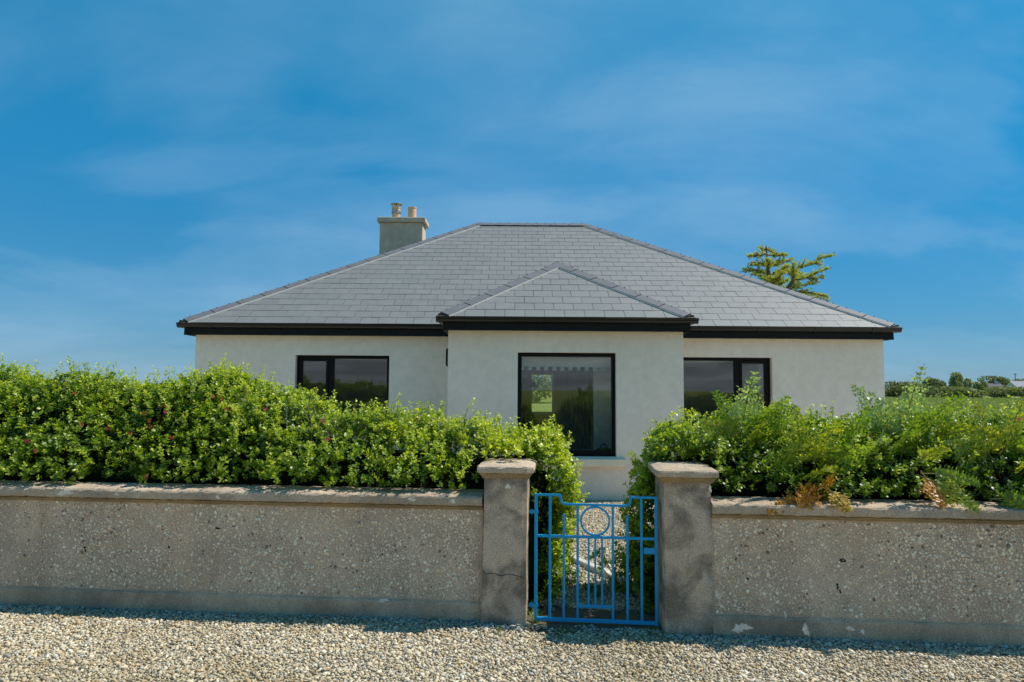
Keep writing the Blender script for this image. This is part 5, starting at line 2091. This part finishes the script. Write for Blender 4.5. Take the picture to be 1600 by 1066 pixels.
# concrete edging across the path
ke = MB()
a_, b_ = Vector((0.16, 7.75, 0)), Vector((1.35, 5.22, 0))
dk = (b_ - a_).normalized()
nk = Vector((-dk.y, dk.x, 0))
kseg = 3
root = thing('path_edging', 'pale concrete edging strip lying diagonally across the gravel path', 'kerb', tuple(a_))
for i in range(kseg):
    p0 = a_ + (b_ - a_) * (i / kseg) + dk * 0.004
    p1 = a_ + (b_ - a_) * ((i + 1) / kseg) - dk * 0.004
    mb = MB()
    mb.bbox(0, (p1 - p0).length, -0.038, 0.038, -0.06, 0.06, 0.008, fr=lambda x, y, z: tuple(p0 - a_ + dk * x + nk * y + Vector((0, 0, z))))
    mb.build('kerb_length', 'kerb_concrete', root)
# dry stalk by the edging
mb = MB()
mb.tube([(0.66, 6.35, 0.01), (0.70, 6.42, 0.10), (0.76, 6.5, 0.15)], [0.003, 0.0025, 0.001], 5)
mb.build('dry_stalk', 'dry_twig', None, label='thin dry straw leaning on the path edging', category='straw')


# ------------------------------------------------------------------ wind-shaped conifer behind the roof
def px_ray(x, y, Y):
    d = F_ * (24.0 / 36 * 1600) + R_ * (x - 800) - U_ * (y - 533)
    d = d / d.y
    return np.array([d.x * Y, Y, CAM_H + d.z * Y])


def conifer():
    rng = np.random.default_rng(77)
    Yt = 27.0
    base = px_ray(1212, 605, Yt)
    root = thing('conifer_tree', 'wind-shaped conifer with upswept branches rising behind the right slope of the roof', 'tree', (base[0], Yt, 0))
    inv = Matrix.Translation(root.location).inverted()

    def zp(x, y, dy=0.0):
        return px_ray(1150 + x / 5.926, 370 + y / 5.926, Yt + dy)
    mb = MB()
    tr_ = [np.array([base[0], Yt, -0.2]), np.array([base[0] + 0.1, Yt, 2.0]), zp(330, 470), zp(300, 330), zp(285, 200), zp(280, 85)]
    mb.tube([tuple(p) for p in tr_], [0.22, 0.19, 0.12, 0.08, 0.05, 0.015], 9)
    tr2 = [tr_[1], zp(450, 520), zp(520, 420), zp(560, 300)]
    mb.tube([tuple(p) for p in tr2], [0.15, 0.11, 0.07, 0.03], 8)
    limbs = []

    def limb(pts, dens=1.0):
        limbs.append((pts, dens))
    limb([zp(285, 160), zp(220, 170, -0.3), zp(105, 182, -0.5)])
    limb([zp(288, 170), zp(380, 175, 0.3), zp(465, 168, 0.5)])
    limb([zp(283, 110), zp(255, 125, 0.2), zp(245, 120, 0.3)])
    limb([zp(283, 110), zp(310, 130, -0.2), zp(325, 128, -0.3)])
    limb([zp(292, 260), zp(220, 250, -0.4), zp(130, 258, -0.6)])
    limb([zp(292, 270), zp(400, 240, 0.4), zp(505, 212, 0.6)], 1.2)
    limb([zp(298, 345), zp(190, 310, -0.3), zp(60, 318, -0.5)])
    limb([zp(305, 400), zp(220, 360, 0.5), zp(150, 345, 0.8)])
    limb([zp(305, 360), zp(400, 330, -0.5), zp(480, 270, -0.8)], 1.3)
    limb([zp(310, 320), zp(300, 250, -0.7), zp(290, 215, -0.9)], 1.2)
    limb([zp(330, 440), zp(400, 380, -0.9), zp(430, 330, -1.2)], 1.3)
    limb([zp(520, 420), zp(530, 330, -0.3), zp(540, 245, -0.5)], 1.4)
    limb([zp(540, 360), zp(480, 310, 0.5), zp(440, 285, 0.7)], 1.2)
    limb([zp(545, 320), zp(600, 285, 0.2), zp(700, 240, 0.4), zp(800, 195, 0.5), zp(888, 172, 0.6)], 1.0)
    limb([zp(680, 250, 0.3), zp(740, 245, 0.0), zp(790, 262, -0.2)], 0.6)
    limb([zp(530, 400), zp(620, 390, -0.3), zp(730, 340, -0.4), zp(838, 298, -0.5)], 1.0)
    limb([zp(640, 380, -0.3), zp(720, 390, -0.5), zp(790, 380, -0.6)], 0.8)
    limb([zp(480, 480), zp(580, 460, 0.3), zp(690, 430, 0.5), zp(745, 430, 0.5)], 0.8)
    limb([zp(450, 540), zp(560, 510, -0.4), zp(680, 515, -0.6), zp(860, 555, -0.8)], 1.0)
    limb([zp(470, 560), zp(620, 560, 0.2), zp(760, 560, 0.2), zp(850, 585, 0.2)], 0.8)
    limb([zp(330, 460), zp(400, 440, 0.8), zp(470, 400, 1.2)], 1.2)
    limb([zp(430, 520), zp(330, 440, -0.6), zp(250, 380, -0.9)], 1.0)
    limb([zp(450, 540), zp(560, 400, 0.9), zp(600, 330, 1.2)], 1.0)
    P, A, S = [], [], []
    for pts, dens in limbs:
        mb.tube([tuple(p) for p in pts], [0.035 * (1 - 0.75 * i / (len(pts) - 1)) for i in range(len(pts))], 6)
        seg = [np.linalg.norm(pts[i + 1] - pts[i]) for i in range(len(pts) - 1)]
        tot = sum(seg)
        n = int(tot / 0.029 * dens)
        for i in range(n):
            s = rng.uniform(0.12, 1.0) * tot
            k = 0
            while k < len(seg) - 1 and s > seg[k]:
                s -= seg[k]
                k += 1
            f = min(1, s / seg[k])
            q = pts[k] + (pts[k + 1] - pts[k]) * f
            t_ = norm((pts[k + 1] - pts[k])[None])[0]
            # branchlet
            g_ = rng.normal(size=3)
            g_ -= t_ * g_.dot(t_)
            g_ /= np.linalg.norm(g_)
            g_[2] = g_[2] * 0.55 + 0.1
            glob = 1 - 0.65 * (k + f) / len(seg)
            bl = rng.uniform(0.10, 0.50) * glob
            dr = norm((t_ * 0.75 + g_ * 0.75 + np.array([0, 0, 0.12]))[None])[0]
            e = q + dr * bl
            if bl > 0.15 and rng.random() < 0.4:
                mb.tube([tuple(q), tuple(e)], [0.008, 0.003], 4, caps=False)
            m_ = max(2, int(bl / 0.045))
            for j in range(m_ + 1):
                P.append(q + dr * bl * j / m_)
                A.append(norm((dr + rng.normal(0, 0.4, 3))[None])[0])
                S.append(rng.uniform(0, 1))
    P, A, S = np.array(P), np.array(A), np.array(S)
    n = len(P)
    Vs, Fs, Cs = [], [], []
    o = 0
    for k in range(9):
        d = norm(A * 0.8 + norm(rng.normal(size=(n, 3))) * 0.9)
        ln = rng.uniform(0.04, 0.10, n)[:, None]
        s = norm(np.cross(d, rng.normal(size=(n, 3)))) * 0.0085
        v = np.stack([P - s * 0.5, P + d * ln * 0.5 - s, P + d * ln, P + d * ln * 0.5 + s], 1)
        Vs.append(v.reshape(-1, 3))
        Fs.append((np.arange(n) * 4)[:, None] + [0, 1, 2, 3] + o)
        o += n * 4
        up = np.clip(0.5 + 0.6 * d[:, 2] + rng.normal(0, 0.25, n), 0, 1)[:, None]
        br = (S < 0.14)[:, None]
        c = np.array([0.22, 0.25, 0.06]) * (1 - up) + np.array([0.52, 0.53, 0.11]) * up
        c = np.where(br, np.array([0.20, 0.13, 0.06]), c)
        Cs.append(np.repeat(c, 4, 0))
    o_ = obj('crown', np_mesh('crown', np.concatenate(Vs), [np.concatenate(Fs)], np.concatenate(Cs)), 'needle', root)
    o_.matrix_parent_inverse = inv
    o_ = mb.build('trunk', 'bark', root)
    o_.matrix_parent_inverse = inv


conifer()


# ------------------------------------------------------------------ far countryside
def leafy(name, label, x, y, rx, ry, z0, h, n, size, seed, pal, cat='tree', group=None, trunk=True, lob=7, kind=None):
    rng = np.random.default_rng(seed)
    root = thing(name, label, cat, (x, y, 0), group)
    V, C = [], []
    cs = []
    for i in range(lob):
        a = rng.uniform(0, 6.28)
        r = math.sqrt(rng.random()) * 0.6
        zz_ = rng.uniform(0.25, 0.8)
        cs.append((rx * r * math.cos(a), ry * r * math.sin(a), z0 + (h - z0) * zz_, rng.uniform(0.32, 0.55)))
    per = n // lob
    for (cx_, cy_, cz_, s) in cs:
        d = norm(rng.normal(size=(per, 3)))
        rr = rng.uniform(0.6, 1.05, (per, 1))
        p = np.array([cx_, cy_, cz_]) + d * rr * np.array([rx * s, ry * s, (h - z0) * s * 0.75])
        p[:, 2] = np.clip(p[:, 2], 0.02, h * 1.02)
        a1 = norm(rng.normal(size=(per, 3)) + d * 0.5) * size * rng.uniform(0.6, 1.3, (per, 1))
        a2 = norm(np.cross(a1, rng.normal(size=(per, 3)))) * size * 0.6
        q = np.stack([p - a1, p - a2, p + a1, p + a2], 1)
        V.append(q.reshape(-1, 3))
        li = np.clip(rng.normal(0.5, 0.25, (per, 1)), 0, 1)
        C.append(np.repeat(pal[0] * (1 - li) + pal[1] * li, 4, 0))
    V = np.concatenate(V)
    C = np.concatenate(C)
    F4 = np.arange(len(V)).reshape(-1, 4)
    obj('crown', np_mesh('crown', V, [F4], C), 'far_leaf', root)
    if trunk:
        mb = MB()
        mb.tube([(0, 0, -0.1), (0.05, 0, z0 + (h - z0) * 0.3), (0.1, 0.1, z0 + (h - z0) * 0.6)], [h * 0.035, h * 0.028, h * 0.01], 8)
        for cx_, cy_, cz_, s in cs[:5]:
            mb.tube([(0.05, 0, z0 + (h - z0) * 0.25), (cx_ * 0.8, cy_ * 0.8, cz_)], [h * 0.018, h * 0.006], 6)
        mb.build('trunk', 'bark', root)
    return root


DK = (np.array([0.12, 0.145, 0.065]), np.array([0.23, 0.25, 0.11]))  # distance haze is mixed into these lighter, greyer leaf greens
MD = (np.array([0.17, 0.20, 0.085]), np.array([0.34, 0.36, 0.15]))
LT = (np.array([0.08, 0.12, 0.025]), np.array([0.18, 0.22, 0.05]))


def at_px(px, Y):
    return px_ray(px, 605, Y)[0]


GT = 'far trees beyond the field'
leafy('round_tree', 'dark rounded bushy tree beyond the field, next to the house corner', at_px(1458, 170), 170, 3.6, 3, 0.2, 4.8, 3200, 0.26, 1, DK, group=GT)
leafy('round_tree', 'two-lobed grey-green tree standing clear on the skyline beyond the field', at_px(1502, 190), 190, 3.2, 2.8, 0.8, 6.4, 2600, 0.30, 2, MD, group=GT)
leafy('round_tree', 'low sprawling tree line joining the house corner beyond the field', at_px(1412, 180), 180, 6.4, 3, 0.2, 3.9, 3200, 0.28, 3, DK, group=GT)
leafy('round_tree', 'small pale tree beside the dark-roofed far house', at_px(1532, 200), 200, 2.2, 2, 0.4, 4.0, 1300, 0.28, 4, MD, group=GT)
leafy('round_tree', 'broad dark tree on the rise behind the pale-roofed shed', at_px(1588, 240), 244, 9.5, 4, 0.5, 6.6, 3600, 0.36, 5, DK, group=GT)
for i, (px, Y, rx, h, pal) in enumerate([(1400, 140, 4.2, 2.5, DK), (1440, 138, 4.6, 2.4, DK), (1480, 142, 4.8, 2.3, MD), (1518, 139, 4.6, 2.2, MD), (1556, 141, 5.2, 2.4, MD), (1598, 138, 5.2, 2.4, MD), (1640, 138, 5.5, 2.6, DK), (1680, 136, 5.5, 2.4, DK), (1360, 143, 5.0, 2.6, DK)]):
    nth = ['first', 'second', 'third', 'fourth', 'fifth', 'sixth', 'seventh', 'eighth'][i] if i < 8 else None
    lab = 'shrub of the field hedgerow, %s counting away from the house corner' % nth if nth else 'shrub of the field hedgerow hidden behind the house corner'
    leafy('hedgerow_shrub', lab, at_px(px, Y), Y, rx, 2.0, 0.0, h, 1700, 0.24, 40 + i, pal, 'shrub', 'hedgerow across the field', trunk=False, lob=11)
# seen through the back window of the bay room
for i, (x, Y, rx, h) in enumerate([(2.2, 75, 5.0, 3.7), (6.5, 78, 4.4, 3.4), (-2.0, 76, 4.5, 3.2)]):
    leafy('round_tree', ['round tree seen through the house in the bay window, left of two', 'round tree seen through the house in the bay window, right of two', 'round tree hidden behind the bay room wall'][i],
          x, Y, rx, 3, 0.2, h, 2200, 0.2, 60 + i, MD, group='trees behind the house')


def far_house(name, label, x, Y, w, d, eave, ridge, roofmat, group=None):
    root = thing(name, label, 'house', (x, Y, 0), group)
    mb = MB()
    mb.box(-w / 2, w / 2, -d / 2, d / 2, 0, eave)
    mb.add([(-w / 2, -d / 2, eave), (-w / 2, d / 2, eave), (-w / 2, 0, ridge - 0.1)], [(0, 1, 2)])
    mb.add([(w / 2, -d / 2, eave), (w / 2, d / 2, eave), (w / 2, 0, ridge - 0.1)], [(0, 2, 1)])
    mb.build('wall', 'far_wall', root)
    mb = MB()
    o = 0.3
    mb.add([(-w / 2 - o, -d / 2 - o, eave - 0.1), (w / 2 + o, -d / 2 - o, eave - 0.1), (w / 2 + o, 0, ridge), (-w / 2 - o, 0, ridge), (-w / 2 - o, d / 2 + o, eave - 0.1), (w / 2 + o, d / 2 + o, eave - 0.1)], [(0, 1, 2, 3), (3, 2, 5, 4)])
    rf = mb.build('roof', roofmat, root)
    mb = MB()
    mb.box(w / 2 - 1.3, w / 2 - 0.5, -0.3, 0.3, ridge - 0.5, ridge + 0.7)
    mb.build('chimney', 'far_wall', rf)
    for k in (-0.28, 0.05, 0.3):
        mb = MB()
        mb.box(w * k - 0.6, w * k + 0.6, -d / 2 - 0.03, -d / 2 + 0.01, 0.9, 2.0)
        mb.build('window', 'black_frame', root)
    return root


far_house('farmhouse', 'far low house with dark roof among the trees', at_px(1549, 215), 215, 5.0, 6, 2.2, 3.9, 'far_roof_dark', 'far houses')
far_house('farmhouse', 'far house with pale grey roof at the edge of the picture', at_px(1600, 205), 205, 8.0, 7, 2.2, 4.6, 'far_roof_pale', 'far houses')


def pole(label, px, Y, h):
    root = thing('utility_pole', label, 'pole', (at_px(px, Y), Y, 0), 'utility poles')
    mb = MB()
    mb.tube([(0, 0, 0), (0, 0, h)], [0.14, 0.09], 8)
    mb.build('post', 'pole_wood', root)
    mb = MB()
    mb.box(-0.7, 0.7, -0.06, 0.06, h - 0.5, h - 0.38)
    mb.build('crossarm', 'pole_wood', root)


pole('thin utility pole above the dark-roofed far house', 1551, 222, 6.2)
pole('thin utility pole above the pale-roofed far house', 1587, 222, 7.4)

# rough grass of the field in view beside the house
rng = np.random.default_rng(90)
n = 26000
t_ = rng.random(n) ** 0.55
Yg = 24 + t_ * 116
Xg = np.array([0.0])
pxg = rng.uniform(1375, 1690, n)
Xg = (pxg - 800) / 1067.0 * Yg
a = rng.uniform(0, 6.28, n)
hh = rng.uniform(0.10, 0.32, n) * (1 + 0.4 * rng.random(n))
w = 0.035 + 0.0011 * Yg
bx = np.stack([np.cos(a) * w, np.sin(a) * w, a * 0], -1)
P = np.stack([Xg, Yg, np.full(n, -0.03)], -1)
tp = P + np.stack([rng.normal(0, 0.08, n), rng.normal(0, 0.08, n), hh], -1)
V = np.stack([P - bx, P + bx, tp], 1).reshape(-1, 3)
li = rng.random((n, 1))
C = np.array([0.20, 0.26, 0.07]) * (1 - li) + np.array([0.42, 0.43, 0.18]) * li
obj('grass', np_mesh('grass', V, [np.arange(3 * n).reshape(-1, 3)], np.repeat(C, 3, 0)), 'far_leaf', kind='stuff', label='rough pale green grass of the field beside the house', category='grass')
